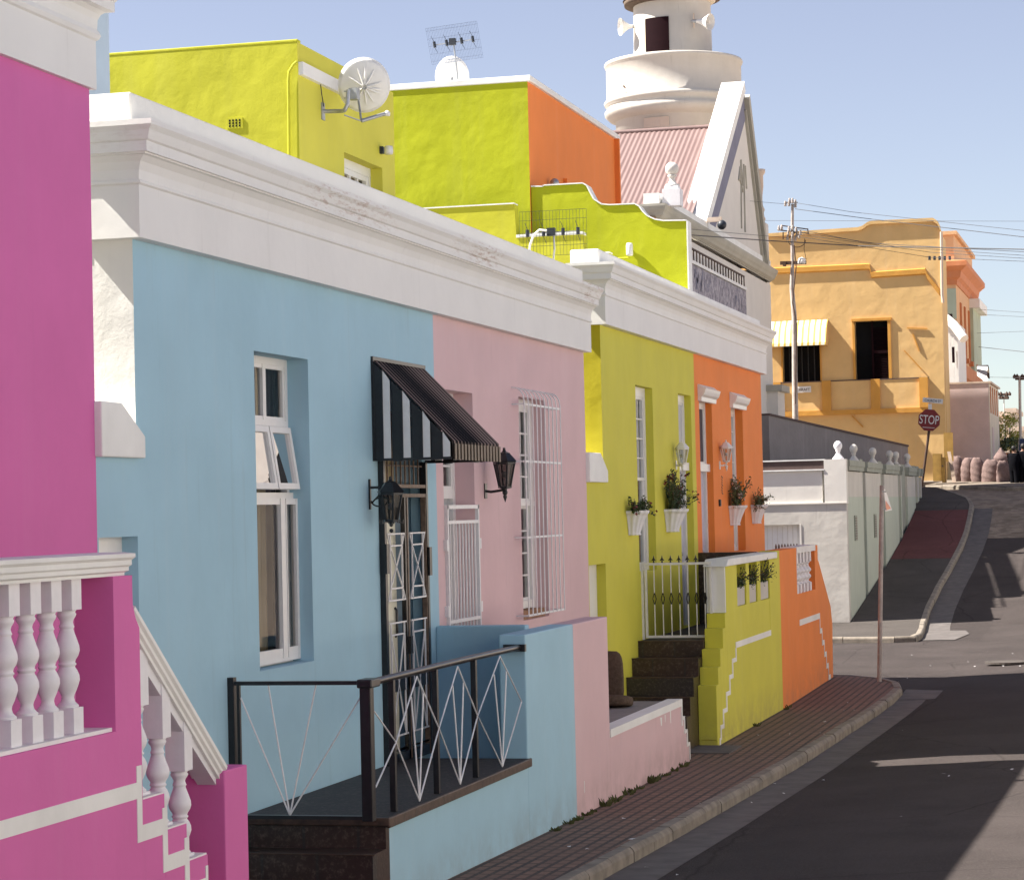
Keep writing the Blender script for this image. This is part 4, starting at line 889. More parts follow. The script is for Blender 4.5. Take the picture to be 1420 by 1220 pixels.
m.build('zigzag_band','coping_white',ST)
MB().box(FX,WX-.22,8,12.0,.0,1.45).box(FX,WX-.22,12.0,12.33,0,1.25).box(FX,WX-.22,12.33,12.64,0,1.05).box(FX,WX-.22,12.64,12.94,0,.85).box(FX,WX-.22,12.94,13.25,0,.62).box(FX,WX-.22,13.25,13.56,0,.4).build('steps','tile_floor',ST)

# blue stoop
BS=thing('stoop','sky blue stoop with dark tiled landing and steps, its thick low wall ending pink','stoop',(WX,18,.1))
MB().box(FX,WX+.015,16.22,20.18,.69,.755).build('landing','tile_floor',BS)
MB().box(WX+.0155,WX+.04,16.20,20.20,.685,.757).box(FX,WX+.04,16.185,16.2195,.70,.757).build('tile_nosing','tile_edge',BS,bevel=.008)
m=MB()
for k,(a,z) in enumerate([(16.22,.70),(15.92,.54),(15.62,.36),(15.32,.20)]):
    if k: m.box(FX,WX+.0,a,a+.302,-.1,z)
m.box(FX,WX-.0,16.22,16.30,-.1,.69)
m.build('steps','tile_dark',BS)
m=MB()
for (a,z) in [(15.90,.54),(15.60,.36),(15.30,.20)]: m.box(FX,WX+.02,a,a+.05,z-.002,z+.006)
m.build('step_nosing','tile_edge',BS)
MB().box(WX-.16,WX-.001,16.30,20.204,-.2,.685).build('base_wall','blue',BS)
MB().box(WX-.232,WX,20.205,21.98,-.2,1.80).build('low_wall','blue',BS,bevel=.012)
MB().box(WX-.232,WX,21.98,23.44,-.2,1.80).build('low_wall','pink',BS,bevel=.012,label='pale pink end of the low wall')
MB().box(FX,WX-.232,21.12,21.26,.60,1.835).build('cross_wall','blue',BS,bevel=.01)
MB().box(WX-.004,WX+.0035,21.975,21.985,.04,.42).build('paint_slip','dkblue',BS) if False else None
m=MB().box(WX,WX+.0015,22.28,22.30,.22,.33); m.build('chipped_paint','coping_white',BS)
# railing of the blue landing
RL=thing('railing','black steel railing with thin white diamond rods round the blue landing','railing',(WX-.04,16.05,.755))
m=MB(); xr=WX-.045; zt=1.70
m.box(xr-.05,xr+.03,15.99,16.07,.755,1.715); m.build('corner_post','black',RL,bevel=.006)
MB().box(xr-.06,xr+.05,15.96,16.16,1.665,1.725).build('post_cap','black',RL,bevel=.01)
m=MB(); m.tube([(xr,16.1,1.695),(xr-.0,18.2,1.70),(xr-.0,20.10,1.695),(xr-.0,20.18,1.69)],.026,10); m.build('handrail','worn_black',RL)
MB().box(xr-.13,xr+.06,20.13,20.18,1.66,1.72).build('wall_bracket','black',RL)
posts=[16.72,17.78,18.92]
posts=[P(546,1100,x=xr).y,P(606,1080,x=xr).y,P(660,1070,x=xr).y]
for p in posts: MB().box(xr-.022,xr+.022,p-.022,p+.022,.755,1.68).build('baluster_post','black',RL,bevel=.003)
zb=.80; zm=1.26
m=MB(); r=.0065; xs=xr+.024
mids=[(posts[0]+posts[1])/2,(posts[1]+posts[2])/2,(posts[2]+20.16)/2]
bay=[(posts[0],posts[1]),(posts[1],posts[2]),(posts[2],20.12)]
for (a,b),c in zip(bay,mids):
    for q in (a,b): m.tube([(xs,c,1.665),(xs,q,1.24),(xs,c,.765)],r,5,True,False)
    m.tube([(xs,c-.14*(b-a),1.53),(xs,c,.77)],r,5,True,False); m.tube([(xs,c+.14*(b-a),1.53),(xs,c,.77)],r,5,True,False)
m.tube([(xs,16.08,1.50),(xs,posts[0],1.24),(xs,16.08,.98)],r,5,True,False)
m.build('diamond_rods','steel_white',RL)
# side gate between wall and corner post
GT=thing('gate','black framed gate with white fan of rods beside the blue house wall','gate',(FX+.05,16.02,.755))
yy=16.03
MB().box(FX+.0,FX+.045,yy-.03,yy+.03,.755,1.74).box(FX+.062,FX+.082,yy-.015,yy+.015,.775,1.69).box(FX+.05,xr-.05,yy-.018,yy+.018,1.685,1.712).box(FX+.04,xr-.05,yy-.018,yy+.018,.765,.79).build('frame','black',GT)
m=MB(); b=(FX+.43,yy,.79)
for tx,tz in ((FX+.085,1.60),(FX+.29,1.69),(FX+.64,1.69),(xr-.055,1.60)): m.tube([(tx,yy,tz),b],r,5,True,False)
m.build('fan_rods','steel_white',GT)

# pink stoop
PS=thing('stoop','pale pink stoop with grey slab, white trim and small stepped end','stoop',(WX,25.3,0))
ys_=[27.19,27.33,27.47,27.60]; 
m=MB().box(WX-.16,WX-.002,23.44,27.19,-.25,.62)
for k,z in enumerate((.46,.30,.14)): m.box(WX-.16,WX-.002,27.19+.14*k,27.33+.14*k,-.25,z)
m.build('front_wall','pink',PS)
MB().box(FX,WX-.162,23.44,27.19,.55,.675).build('slab','greycap',PS)
m=MB().box(WX-.16,WX+.008,23.445,27.20,.622,.70)
m.box(WX-.16,WX+.006,27.155,27.21,.40,.6215)
for k,z in enumerate((.46,.30,.14)): m.box(WX-.16,WX+.006,27.19+.14*k,27.345+.14*k,z,z+.035); m.box(WX-.16,WX+.007,27.30+.14*k,27.345+.14*k,z-.16,z-.001)
m.build('white_trim','coping_white',PS)
m=MB()
for (y,z,w,h) in ((25.95,.50,.10,.10),(26.2,.52,.05,.09),(26.5,.48,.06,.17)): m.add([(WX,y,z+h),(WX,y+w,z+h*.9),(WX,y+w*.8,z),(WX,y+w*.3,z+.01)],[(3,2,1,0)])
m.build('peeling_paint','coping_white',PS)
m=MB()
for k in range(3): m.box(FX,WX-.165,27.19+.16*k,27.36+.16*k,-.2,.5-.16*k)
m.build('steps','tile_dark',PS)
# brown padded seat on the pink landing
SE=thing('seat','brown padded seat with rounded back left on the grey pink-stoop slab','seat',(-5.95,26.6,.675))
def pillow(m,c,sx,sy,sz,rot):
    R=Matrix.Rotation(rot,3,'X'); vs=[]; n=10; K=20
    for i in range(n+1):
        t=math.pi*i/n
        for k in range(K):
            a=2*math.pi*k/K; f=lambda v:math.copysign(abs(v)**.55,v)
            p=R@Vector((sx*f(math.cos(a))*abs(math.sin(t))**.35,sy*f(math.sin(a))*abs(math.sin(t))**.35,-sz*f(math.cos(t)))); vs.append(Vector(c)+p)
    m.add(vs,[(i*K+k,i*K+(k+1)%K,(i+1)*K+(k+1)%K,(i+1)*K+k) for i in range(n) for k in range(K)],True)
cs=P(857,945,y=26.5)
m=MB(); pillow(m,(cs.x-.09,26.4,.74),.26,.24,.065,-.12); m.build('cushion','fabric_brown',SE)
m=MB(); pillow(m,(cs.x-.16,26.62,.98),.20,.055,.30,.08); m.build('backrest','fabric_brown',SE)

# yellow / orange stoop
YS_=thing('stoop','yellow and orange stoop wall with stepped end, white zigzag bands and three planted slots','stoop',(WX,34,0))
TH=.23
so=[(P(1022,811,x=WX).y,P(1034.5,811,x=WX).y),(P(1039,810,x=WX).y,P(1050,810,x=WX).y),(P(1054.5,808,x=WX).y,P(1067,807,x=WX).y)]
zs=[(1.55,2.09)]*3
def slab_with_slots(y0,y1,z0,z1,slots,name,mat,label=None,x0=WX-TH,x1=WX):
    m=MB(); ys=sorted({y0,y1}|{s[0] for s in slots}|{s[1] for s in slots})
    zb_,zt_=slots[0][2],slots[0][3]
    m.box(x0,x1,y0,y1,z0,zb_)
    if z1>zt_: m.box(x0,x1,y0,y1,zt_,z1)
    for a,b in zip(ys,ys[1:]):
        if not any(s[0]<=a and b<=s[1] for s in slots): m.box(x0,x1,a,b,zb_,zt_)
    return m.build(name,mat,YS_,label=label)
slab_with_slots(30.32,34.88,-.25,2.10,[(a,b,1.56,2.095) for a,b in so],'front_wall','yellow','yellow front wall')
MB().box(WX-TH,WX-.001,34.45,34.88,2.101,2.20).build('front_wall','yellow',YS_)
m=MB(); 
for a,b,z in ((30.20,30.32,1.52),(30.02,30.20,1.34),(29.80,30.02,1.10),(29.62,29.80,.89),(29.46,29.62,.68)): m.box(WX-TH,WX,a,b,.02,z)
m.box(WX-TH,WX,29.47,30.32,-.2,.019)
m.build('stepped_end','yellow',YS_,bevel=.006)
MB().box(WX-TH-.01,WX-.004,30.27,30.318,1.525,2.12).build('white_pier','coping_white',YS_)
MB().prism([(30.2,2.10),(34.45,2.10),(34.45,2.19),(30.4,2.19)],'x',WX-TH-.04,WX+.035).build('coping','coping_white',YS_,bevel=.012)
e=.006
m=MB().box(WX,WX+e,30.94,33.9,1.045,1.12).box(WX,WX+e,30.90,30.97,.93,1.044)
zz=[(30.90,.93),(30.62,.74),(30.38,.55),(30.12,.36),(29.86,.18),(29.66,0)]
for k in range(len(zz)-1):
    (a,z),(b,z2)=zz[k],zz[k+1]; m.box(WX,WX+e,b,a+.07,z-.055,z-.0005); m.box(WX,WX+e,b,b+.07,z2,z-.0555)
m.box(WX,WX+e,29.58,29.66,-.1,.03)
m.build('zigzag_band','coping_white',YS_)
MB().box(WX,WX+.003,33.86,33.90,1.12,1.56).build('wall_edge','yellow',YS_)
# planted slots
for i,(a,b) in enumerate(so):
    t=thing('window_box',['concrete trough with bushy white-flowered plant, slot nearest the white pier','concrete trough in the middle slot of the yellow stoop wall, plant leaning right','concrete trough in the slot nearest the orange wall, plant spilling far out'][i],'planter',(WX-.1,(a+b)/2,1.56),'planted troughs in the yellow stoop wall')
    MB().box(WX-.19,WX-.015,a+.03,b-.03,1.562,1.80).build('trough','greywall',t,bevel=.01)
    r=random.Random(40+i); lf=MB(); stt=MB(); fl=MB()
    for j in range(26):
        d=Vector((r.uniform(0,.6),r.uniform(-.6,.6)+(.3 if i else 0),r.uniform(.2,1))).normalized(); L=r.uniform(.12,.30)*(1.25 if i==2 else 1); p0=Vector((WX-.08,(a+b)/2+r.uniform(-.1,.1),1.80)); p1=p0+d*L; stt.tube([p0,p1],.004,4,False,False)
        for k in range(16):
            q=p0.lerp(p1,r.random())+Vector((r.gauss(0,.02),r.gauss(0,.03),r.gauss(0,.03)-.02)); a1=Vector((r.gauss(0,1),r.gauss(0,1),r.gauss(0,1))).normalized(); b1=a1.cross(Vector((r.gauss(0,1),r.gauss(0,1),r.gauss(0,1)))).normalized(); s=r.uniform(.012,.024)
            lf.add([q-a1*s,q+b1*s*.5,q+a1*s,q-b1*s*.5],[(0,1,2,3)])
        if r.random()<.5: 
            a1=Vector((r.gauss(0,1),r.gauss(0,1),r.gauss(0,1))).normalized(); b1=a1.cross(Vector((0,0,1))).normalized(); s=.016; fl.add([p1-a1*s,p1+b1*s,p1+a1*s,p1-b1*s],[(0,1,2,3)])
    stt.build('stems','bark',t); lf.build('foliage','leaf_dark',t); fl.build('flowers','redflower',t)
# orange part
y0,y1=P(1105,800,x=WX).y,P(1130,790,x=WX).y
slab_with_slots(34.88,39.0,-.25,2.20,[(y0,y1,1.51,2.17)],'front_wall','orange','orange front wall')
MB().box(WX-TH,WX+.01,y0,y1+.05,2.12,2.215).build('coping','coping_white',YS_)
MB().prism([(39.0,-.2),(40.52,-.2),(40.60,.88),(40.45,1.16),(39.08,1.95),(39.0,1.95)],'x',WX-TH,WX-.002).build('front_wall','orange',YS_,label='orange sloping stair wing')
for k in range(5): baluster((WX-.09,y0+.17+.36*k,1.51),YS_,.61,.16)
m=MB().box(WX,WX+e,36.75,39.05,1.03,1.12)
for k,(a,z) in enumerate([(39.02,1.03),(39.25,.83),(39.48,.63),(39.70,.43),(39.92,.23)]): m.box(WX-.001,WX+e,a,a+.04,z-.2,z+(.0 if k else 0)); m.box(WX-.001,WX+e-.001,a,a+.26,z-.24,z-.16)
m.build('zigzag_band','coping_white',YS_)
MB().box(FX,WX-TH,30.101,40.3,1.0,1.195).build('landing','tile_floor',YS_)
m=MB()
for a,b,z in ((29.95,30.1,1.19),(29.55,29.95,1.0),(29.2,29.55,.79),(28.95,29.2,.57),(28.7,28.95,.36),(28.4,28.7,.15)): m.box(FX+.002,WX-TH-.002,a,b,-.2,z)
m.build('steps','tile_dark',YS_)
m=MB()
for a,z in ((29.55,1.0),(29.2,.79),(28.95,.57),(28.7,.36),(28.4,.15),(29.95,1.19)): m.box(FX+.002,WX-TH-.002,a-.015,a+.03,z-.0,z+.012)
m.build('step_nosing','tile_edge',YS_)
MB().box(FX,WX-TH-.002,34.25,34.36,1.2,2.20).build('party_wall','tile_dark',YS_)
DS=MB().box(FX,WX+.3,28.5,29.4,-.09,-.035); DS.build('threshold_slab','gutter',YS_)
# yellow gate
YG=thing('gate','white steel gate with black spear tips and diamonds at the head of the yellow stairs','gate',(-6.2,30.2,1.2))
gy=30.25; gx0=P(889,888,y=gy).x+.02; gx1=P(989,888,y=gy).x
m=MB().box(gx0,gx0+.03,gy-.015,gy+.015,1.2,2.16).box(gx0+.045,gx0+.075,gy-.015,gy+.015,1.22,2.14).box(gx1-.03,gx1,gy-.015,gy+.015,1.22,2.16).box(gx0+.075,gx1-.03,gy-.015,gy+.015,1.22,1.25).box(gx0+.03,gx1-.03,gy-.014,gy+.014,2.13,2.16)
m.build('frame','steel_white',YG)
m=MB(); mb=MB(); ms=MB()
for k in range(7):
    x=gx0+.075+(gx1-gx0-.105)*(k+.85)/7.4
    m.bar((x,gy,1.25),(x,gy,1.64),.012); m.bar((x,gy,1.78),(x,gy,2.13),.012)
    for s in (-1,1):
        mb.bar((x,gy,1.63),(x+s*.022,gy,1.71),.01); mb.bar((x+s*.022,gy,1.71),(x,gy,1.79),.01)
    if k<6:
        ms.prism([(x-.012,2.16),(x+.012,2.16),(x+.006,2.19),(x+.032,2.185),(x+.01,2.215),(x,2.255),(x-.01,2.215),(x-.032,2.185),(x-.006,2.19)],'y',gy-.006,gy+.006)
m.build('bars','steel_white',YG); ms.each('spear_tip','black',YG); mb.each('diamond_bar','black',YG)
# small spiked rail behind the stoop wall
SR=thing('spike_rail','short row of dark spikes on the far end of the stoop, before the garage door','railing',(-5.7,40.2,2.2))
m=MB(); a=P(1076,757,y=40.2); b=P(1105,754,y=40.2)
m.bar((a.x-.05,40.2,a.z-.06),(b.x+.05,40.2,b.z-.06),.02)
for k in range(8):
    x=a.x+(b.x-a.x)*k/7; m.prism([(x-.012,a.z-.06),(x+.012,a.z-.06),(x+.015,a.z+.0),(x,a.z+.04),(x-.015,a.z)],'y',40.19,40.21)
m.bar((a.x,40.2,1.2),(a.x,40.2,a.z),.02); m.bar((b.x,40.2,1.2),(b.x,40.2,b.z),.02)
m.build('spikes','rust',SR)
# ================================================================== STREET SIGN POLE ON THE NEAR CORNER
SP=thing('sign_pole','thin grey signpost on the brick corner with its sign edge-on, orange triangle showing','sign',P(1219,944,y=39.6))
a=P(1219.5,946,y=39.6); b=P(1223,673,y=39.6)
MB().tube([a,b],.036,12).build('pole','polegrey',SP)
q=[P(1227,680,y=39.7),P(1230,696,y=39.72),P(1236,709,y=39.9),P(1227,711,y=39.7)]
mt=Vector((b.x+.05,39.7,b.z-.25))
MB().add([(b.x+.03,39.62,b.z-.05),(b.x+.05,39.75,b.z-.1),(b.x+.10,40.1,b.z-.40),(b.x+.04,39.62,b.z-.42)],[(0,1,2,3)]).add([(b.x+.026,39.62,b.z-.05),(b.x+.046,39.75,b.z-.1),(b.x+.096,40.1,b.z-.40),(b.x+.036,39.62,b.z-.42)],[(3,2,1,0)]).build('sign_plate','signwhite',SP)
MB().add([(b.x+.046,39.66,b.z-.24),(b.x+.096,39.98,b.z-.375),(b.x+.05,39.64,b.z-.40)],[(0,1,2)]).build('orange_panel','signorange',SP)
MB().tube([(b.x,39.56,b.z-.1),(b.x+.06,39.62,b.z-.1)],.01,6).tube([(b.x,39.56,b.z-.38),(b.x+.06,39.62,b.z-.38)],.01,6).build('clamp','galv',SP)

# ================================================================== GREY CORNER WALL WITH BALL FINIALS
GW=thing('boundary_wall','tall pale grey corner wall with ball finials climbing beside the far pavement','wall',(-6.9,57,0))
yc=57.0; xc=-6.9
zc=3.62; gx=P(1111,725,y=yc).x; gz=P(1111,727,y=yc).z
m=MB()   # side toward the viewer, with garage opening
m.box(-11.6,xc,yc+.0,yc+.3,gz,2.85).box(gx,xc,yc+.0,yc+.3,-.3,gz)
m.build('side_wall','greywall',GW)
MB().box(-11.6,gx,yc+.2,yc+.24,-.3,gz).build('garage_door','gloss_white',GW)
m=MB(); 
for k in range(24): m.box(gx-.12-.12*k,gx-.105-.12*k,yc+.192,yc+.2,0,gz-.03)
m.box(gx-.04,gx,yc-.012,yc+.19,0,gz); m.build('door_boards','mosque',GW)
MB().box(-11.6,xc-.55,yc+.03,yc+.3,2.88,3.62).box(-11.6,xc+.02,yc-.03,yc+.31,2.85,2.88).box(xc-.5,xc+.012,yc-.012,yc+.3,2.88,3.88).build('upper_band','mosque',GW)
MB().box(-11.6,xc-.5,yc-.03,yc+.3,3.63,3.66).box(-11.6,xc-.5,yc+.0,yc+.32,3.86,3.89).build('cap_trim','coping_white',GW)
MB().box(-11.6,xc-.5,yc+.02,yc+.3,3.66,3.86).build('cap','coping_brown',GW)
# street side panels and piers, climbing
piers=[(57.0,57.32),(59.95,60.4),(62.6,63.1),(65.6,66.3),(67.3,68.2),(71.2,71.7),(73.3,73.9)]
piers=[]
for (u0,u1) in ((1197,1201),(1222,1227),(1246,1250),(1251,1259),(1270,1273),(1275,1278)): piers.append((P(u0,700,x=xc).y,P(u1,700,x=xc).y))
ztops=3.90
m=MB(); ml=MB(); mp=MB(); mc=MB()
ys=[yc+.31]+[v for p in piers for v in p]+[76.2]
for i in range(0,len(ys)-1,2):
    a,b=ys[i],ys[i+1]; m.box(xc-.3,xc,a,b,3.0,3.60); ml.box(xc-.3,xc+.001,a,b,-.3,2.999); mc.box(xc-.3,xc+.05,a,b,3.62,3.72).box(xc-.3,xc+.07,a,b,3.722,3.86)
for a,b in piers: mp.box(xc-.34,xc-.06,a,b,-.3,3.93)
m.build('upper_panels','greywall',GW); ml.build('lower_panels','greenwall',GW); mp.build('piers','greenpier',GW); mc.build('coping','greenpier',GW)
MB().box(xc-.3,xc+.001,yc+.3005,yc+.311,2.9,3.0).build('joint','greenwall',GW)
fin=[(1161,636),(1191,641),(1217,644),(1240,647),(1248.5,648),(1264,650)]
fy=[57.1,P(1191,640,x=xc).y,P(1217,640,x=xc).y,P(1240,640,x=xc).y,P(1248.5,640,x=xc).y,P(1264,640,x=xc).y]
def finial(name,label,c,h,mat='cast_white',group=None,neat=False):
    t=None; r=h*.25
    if neat:
        R_=h*.245; o=MB().lathe(c,[(R_*1.1,0),(R_*1.1,h*.06),(R_*.7,h*.1),(R_*.45,h*.22),(R_*.45,h*.34),(R_*.7,h*.37),(R_*.7,h*.42),(R_*.4,h*.45)],20).sphere((c[0],c[1],c[2]+h*.66),R_*1.05,20).build(name,mat)
        return tag(o,label,'finial',group)
    o=MB().lathe(c,[(r*1.35,0),(r*1.35,h*.05),(r*1.2,h*.10),(r*.8,h*.22),(r*.5,h*.33),(r*.42,h*.42),(r*.6,h*.46),(r*.55,h*.5)]+[(r*math.sin(math.pi*k/10)*1.0,h*.5+r*1.15*(1-math.cos(math.pi*k/10))) for k in range(2,11)],20).build(name,mat)
    return tag(o,label,'finial',group)
words=['white ball finial on the near corner of the grey wall, the brightest one','grey ball finial second from the corner of the grey wall','grey ball finial third from the corner of the grey wall','grey ball finial fourth from the corner, overlapping its right neighbour','grey ball finial fifth from the corner, overlapping its left neighbour','small last grey ball finial, nearest the stop sign pole']
for k in range(6):
    finial('finial',words[k],(xc-.15 if k else P(1161,636,y=yc).x,fy[k]+(.1 if k==0 else .25),3.86 if k else 3.88),.40,'cast_white' if k==0 else 'greywall','ball finials along the grey wall')
# meter grilles
for k,(u,v) in enumerate(((1186,732),(1213,729))):
    c=P(u,v,x=xc); t=thing('wall_grille',['narrow metal grille nearest the corner in the green-grey wall','narrow metal grille just left of the thin signpost'][k],'grille',(xc,c.y,c.z-.4),'grilles in the grey wall')
    MB().box(xc,xc+.03,c.y-.22,c.y+.22,c.z-.30,c.z+.30).build('frame','greenpier',t); m=MB()
    for j in range(9): m.box(xc+.03,xc+.036,c.y-.17,c.y+.17,c.z-.26+j*.06,c.z-.235+j*.06)
    m.build('slats','rust',t)
# dark wall behind
DW=thing('retaining_wall','long dark grey wall sloping down behind the ball finials','wall',(-9.6,60,0))
A_=P(1066,576,y=71.); B_=P(1259,619.5,y=82.6); d_=(B_-A_); n_=Vector((-d_.y,d_.x,0)).normalized()*.3
def skew(mb,z0a,z0b,z1a,z1b,off0,off1):
    p=[]
    for q_,za,zb in ((A_,z0a,z1a),(B_,z0b,z1b)):
        for o_ in (off0,off1):
            for z_ in (za,zb): p.append((q_.x+n_.x*o_,q_.y+n_.y*o_,z_))
    return mb.add(p,[(0,4,5,1),(2,3,7,6),(1,5,7,3),(0,2,6,4),(0,1,3,2),(4,6,7,5)])
skew(MB(),0,0,A_.z,B_.z,0,1).build('wall','darkwall',DW); skew(MB(),A_.z,B_.z,A_.z+.06,B_.z+.06,-.12,1.1).build('coping','coping_brown',DW); X=-9.6
XP=X

# ================================================================== MOSQUE
MQX=-11.62
MQ=thing('mosque','white mosque with gabled street front and pink corrugated roof behind the double houses','mosque',(-11.4,68,0))
X=MQX; ya=P(924,283,x=X+.2).y; yb=P(1068,380,x=X).y
MB().box(-24,X,ya,yb,-.3,9.85).build('walls','mosque',MQ)
prq=[(-.02,9.95),(.02,9.95),(.02,9.98),(.05,9.99),(.05,10.0),(.12,10.05),(.15,10.12),(.19,10.18),(.22,10.27),(.22,10.33),(-.02,10.36)]
MB().sweep([(-24,ya),(X,ya),(X,yb),(-13,yb)],prq).build('cornice','trim_grey',MQ)
MB().sweep([(-24,ya),(X-.05,ya)],[(.0,9.6),(.10,9.64),(.19,9.75),(.19,10.0),(.0,10.0)]).build('cornice_soffit','wood',MQ)
MB().box(-12.0,X+.02,ya+.02,yb,10.36,10.62).build('parapet','coping_white',MQ)
g0=P(987,290,x=X); g1=P(1030,131,x=X); 
A=(P(984,300,x=X).y,10.5); B=(P(1033,146,x=X).y,P(1033,146,x=X).z); Cc=(76.2,10.3)
MB().prism([A,(A[0]-.0,A[1]-.1),(Cc[0],10.2),Cc,B],'x',X-.5,X-.03).build('gable','mosque',MQ)
# raised rakes: left one catches the sun on top, right one is a grey moulding
def rake(p,q,w,x0,x1,name,mat,side=1):
    p=Vector(p); q=Vector(q); d=(q-p).normalized(); n=Vector((-d.y,d.x))*w*side
    return MB().prism([tuple(p),tuple(q),tuple(q+n),tuple(p+n)],'x',x0,x1).build(name,mat,MQ)
Bt=(B[0]+.35,B[1]+.62); A2=(A[0]-.25,A[1]+.1)
rake((A[0]-.45,10.45),(B[0]-.05,B[1]+.42),.32,X-.66,X+.04,'left_rake','coping_white')
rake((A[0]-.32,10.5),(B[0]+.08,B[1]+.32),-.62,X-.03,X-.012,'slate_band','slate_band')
rake((B[0]-.1,B[1]+.18),(Cc[0]+.15,10.3),.30,X-.4,X+.14,'right_rake','trim_grey')
rake((B[0]-.1,B[1]-.18),(Cc[0]-.15,10.35),.10,X-.03,X+.05,'right_rake_bead','trim_grey')
# tympanum slits
m=MB()
for (u0,v0,u1,v1) in ((1027,222,1028,317),(1031,228,1033,322),(1033,230,1035,262),(1026,232,1024,250),(1027,222,1030,258),(1025,246,1030,266)):
    p,q=P(u0,v0,x=X-.02),P(u1,v1,x=X-.02); m.bar(p,q,.06)
m.build('relief_lines','trim_grey',MQ)
# corrugated roof
yr0,zr0=A[0]-1.2,10.5; yr1,zr1=P(1000,176,x=-12.1).y,P(1000,176,x=-12.1).z
m=MB(); vs=[]; n=0; xs=[-12.0-.025*k for k in range(380)]
nd=Vector((0,-(zr1-zr0),(yr1-yr0))).normalized()
for i,x in enumerate(xs):
    w=.012*math.cos(2*math.pi*x/.15); vs+=[(x,yr0+nd.y*w,zr0+nd.z*w),(x,yr1+nd.y*w,zr1+nd.z*w)]
m.add(vs,[(2*i,2*i+1,2*i+3,2*i+2) for i in range(len(xs)-1)],True); m.add([(-12,yr1,zr1),(-21.5,yr1,zr1),(-21.5,76.3,10.3),(-12,76.3,10.3)],[(0,1,2,3)]); m.build('corrugated_roof','roofpink',MQ)
MB().tube([(-12,yr1,zr1+.02),(-21.5,yr1,zr1+.02)],.07,8).build('ridge_cap','roofpink',MQ)
MB().box(-12.6,-12.05,yr0-.9,yr0-.1,10.3,10.75).build('roof_gutter','trim_grey',MQ)
fb=P(933,282,y=ya+.35)
MB().box(fb.x-.22,fb.x+.22,ya+.13,ya+.57,10.3,10.72).box(fb.x-.17,fb.x+.17,ya+.18,ya+.52,10.72,10.80).build('pedestal','cast_white',MQ)
finial('finial','white ball finial on the square pedestal at the mosque corner, against the pink roof',(fb.x,ya+.35,10.80),.66,'mosque',None,True)
sl=thing('floodlight','small dark floodlight on the mosque cornice under the gable','floodlight',P(1001,312,x=X+.4)); c=P(1001,309,x=X+.45)
MB().sphere((c.x,c.y,c.z-.06),.13,10).build('lamp','plastic_black',sl); MB().box(c.x-.4,c.x,c.y-.05,c.y+.05,c.z+.03,c.z+.16).build('bracket','sand',sl)
# fretwork balcony
BL=thing('balcony','grey patterned balcony panel with thin rail on the mosque front','balcony',P(997,420,x=X)); 
p=[P(959,365,x=X+.5),P(1034,402,x=X+.5),P(1037,446,x=X+.5),P(959,400,x=X+.5)]
y0,y1=p[0].y,p[1].y; z0,z1=8.0,p[0].z
MB().box(X,X+.5,y0-3,y1,z0-.8,z1-.75).build('floor','white',BL)
MB().box(X+.42,X+.5,y0-3,y1,z1-.85,z1-.02).build('panel','lattice',BL); MB().box(X,X+.5,y1,y1+.06,z1-.8,z1).build('end_panel','lattice',BL)
MB().box(X+.40,X+.53,y0-3,y1+.08,z1,z1+.08).box(X+.40,X+.53,y0-3,y1+.08,z1-.93,z1-.86).build('rail','white',BL)
m=MB(); m.bar((X+.46,y0-3,z1+.40),(X+.46,y1,z1+.40),.04)
yy=y0-3
k=0
while yy<=y1+.01: m.bar((X+.46,yy,z1+.05),(X+.46,yy,z1+.40),.03); yy+=(y1-y0+3)/26; 
m.build('railing_bars','polebrown',BL)
r=random.Random(4); m=MB()
for i in range(34):
    yy=r.choice([y0+.6+r.random()*2.6,y0+.2+r.random()*1,y1-2.0+r.random()*1.4]); zz=z1-.65+r.random()*.35; L=r.uniform(.12,.32)
    m.add([(X+.504,yy,zz),(X+.504,yy+.07,zz),(X+.504,yy+.07+L*.55,zz+L),(X+.504,yy+L*.55,zz+L)],[(0,1,2,3)])
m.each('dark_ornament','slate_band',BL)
# lower mosque strip beside the orange house
MB().box(X-.2,X+.35,yb-1.4,yb+.06,4.1,6.4).build('corner_pilaster','mosque',MQ); MB().box(X-.2,X+.5,yb-1.5,yb+.2,6.4,6.6).build('pilaster_cap','trim_grey',MQ)
# minaret
MT=thing('minaret','round white minaret with gallery and loudspeakers above the pink roof','minaret',(-14.3,76,0))
c=(-14.29,76,0)
prof=[(1.86,0),(1.86,15.0),(1.90,15.02),(2.05,15.08),(2.2,15.22),(2.2,15.34),(2.13,15.40),(2.13,15.50),(2.2,15.55),(2.22,15.62),(2.18,15.68),(2.13,15.72),(2.13,16.72),(2.17,16.76),(2.19,16.82),(2.17,16.87),(2.10,16.89),(2.0,16.89),(2.0,15.9),(1.25,15.9),(1.22,18.72)]
MB().lathe(c,prof,64).build('shaft','minaret',MT)
MB().lathe(c,[(1.22,18.72),(1.30,18.74),(1.38,18.80),(1.38,18.86),(1.2,18.88),(1.2,19.6)],48).build('eaves','cream',MT)
MB().lathe(c,[(1.22,18.66),(1.50,18.70),(1.52,18.82),(1.38,18.86)],48,math.radians(140),math.radians(300)).build('roof_edge','bark',MT)
MB().lathe(c,[(1.55,18.86),(1.2,19.3),(.7,19.9),(.01,20.6)],40).build('dome','roofpink',MT)
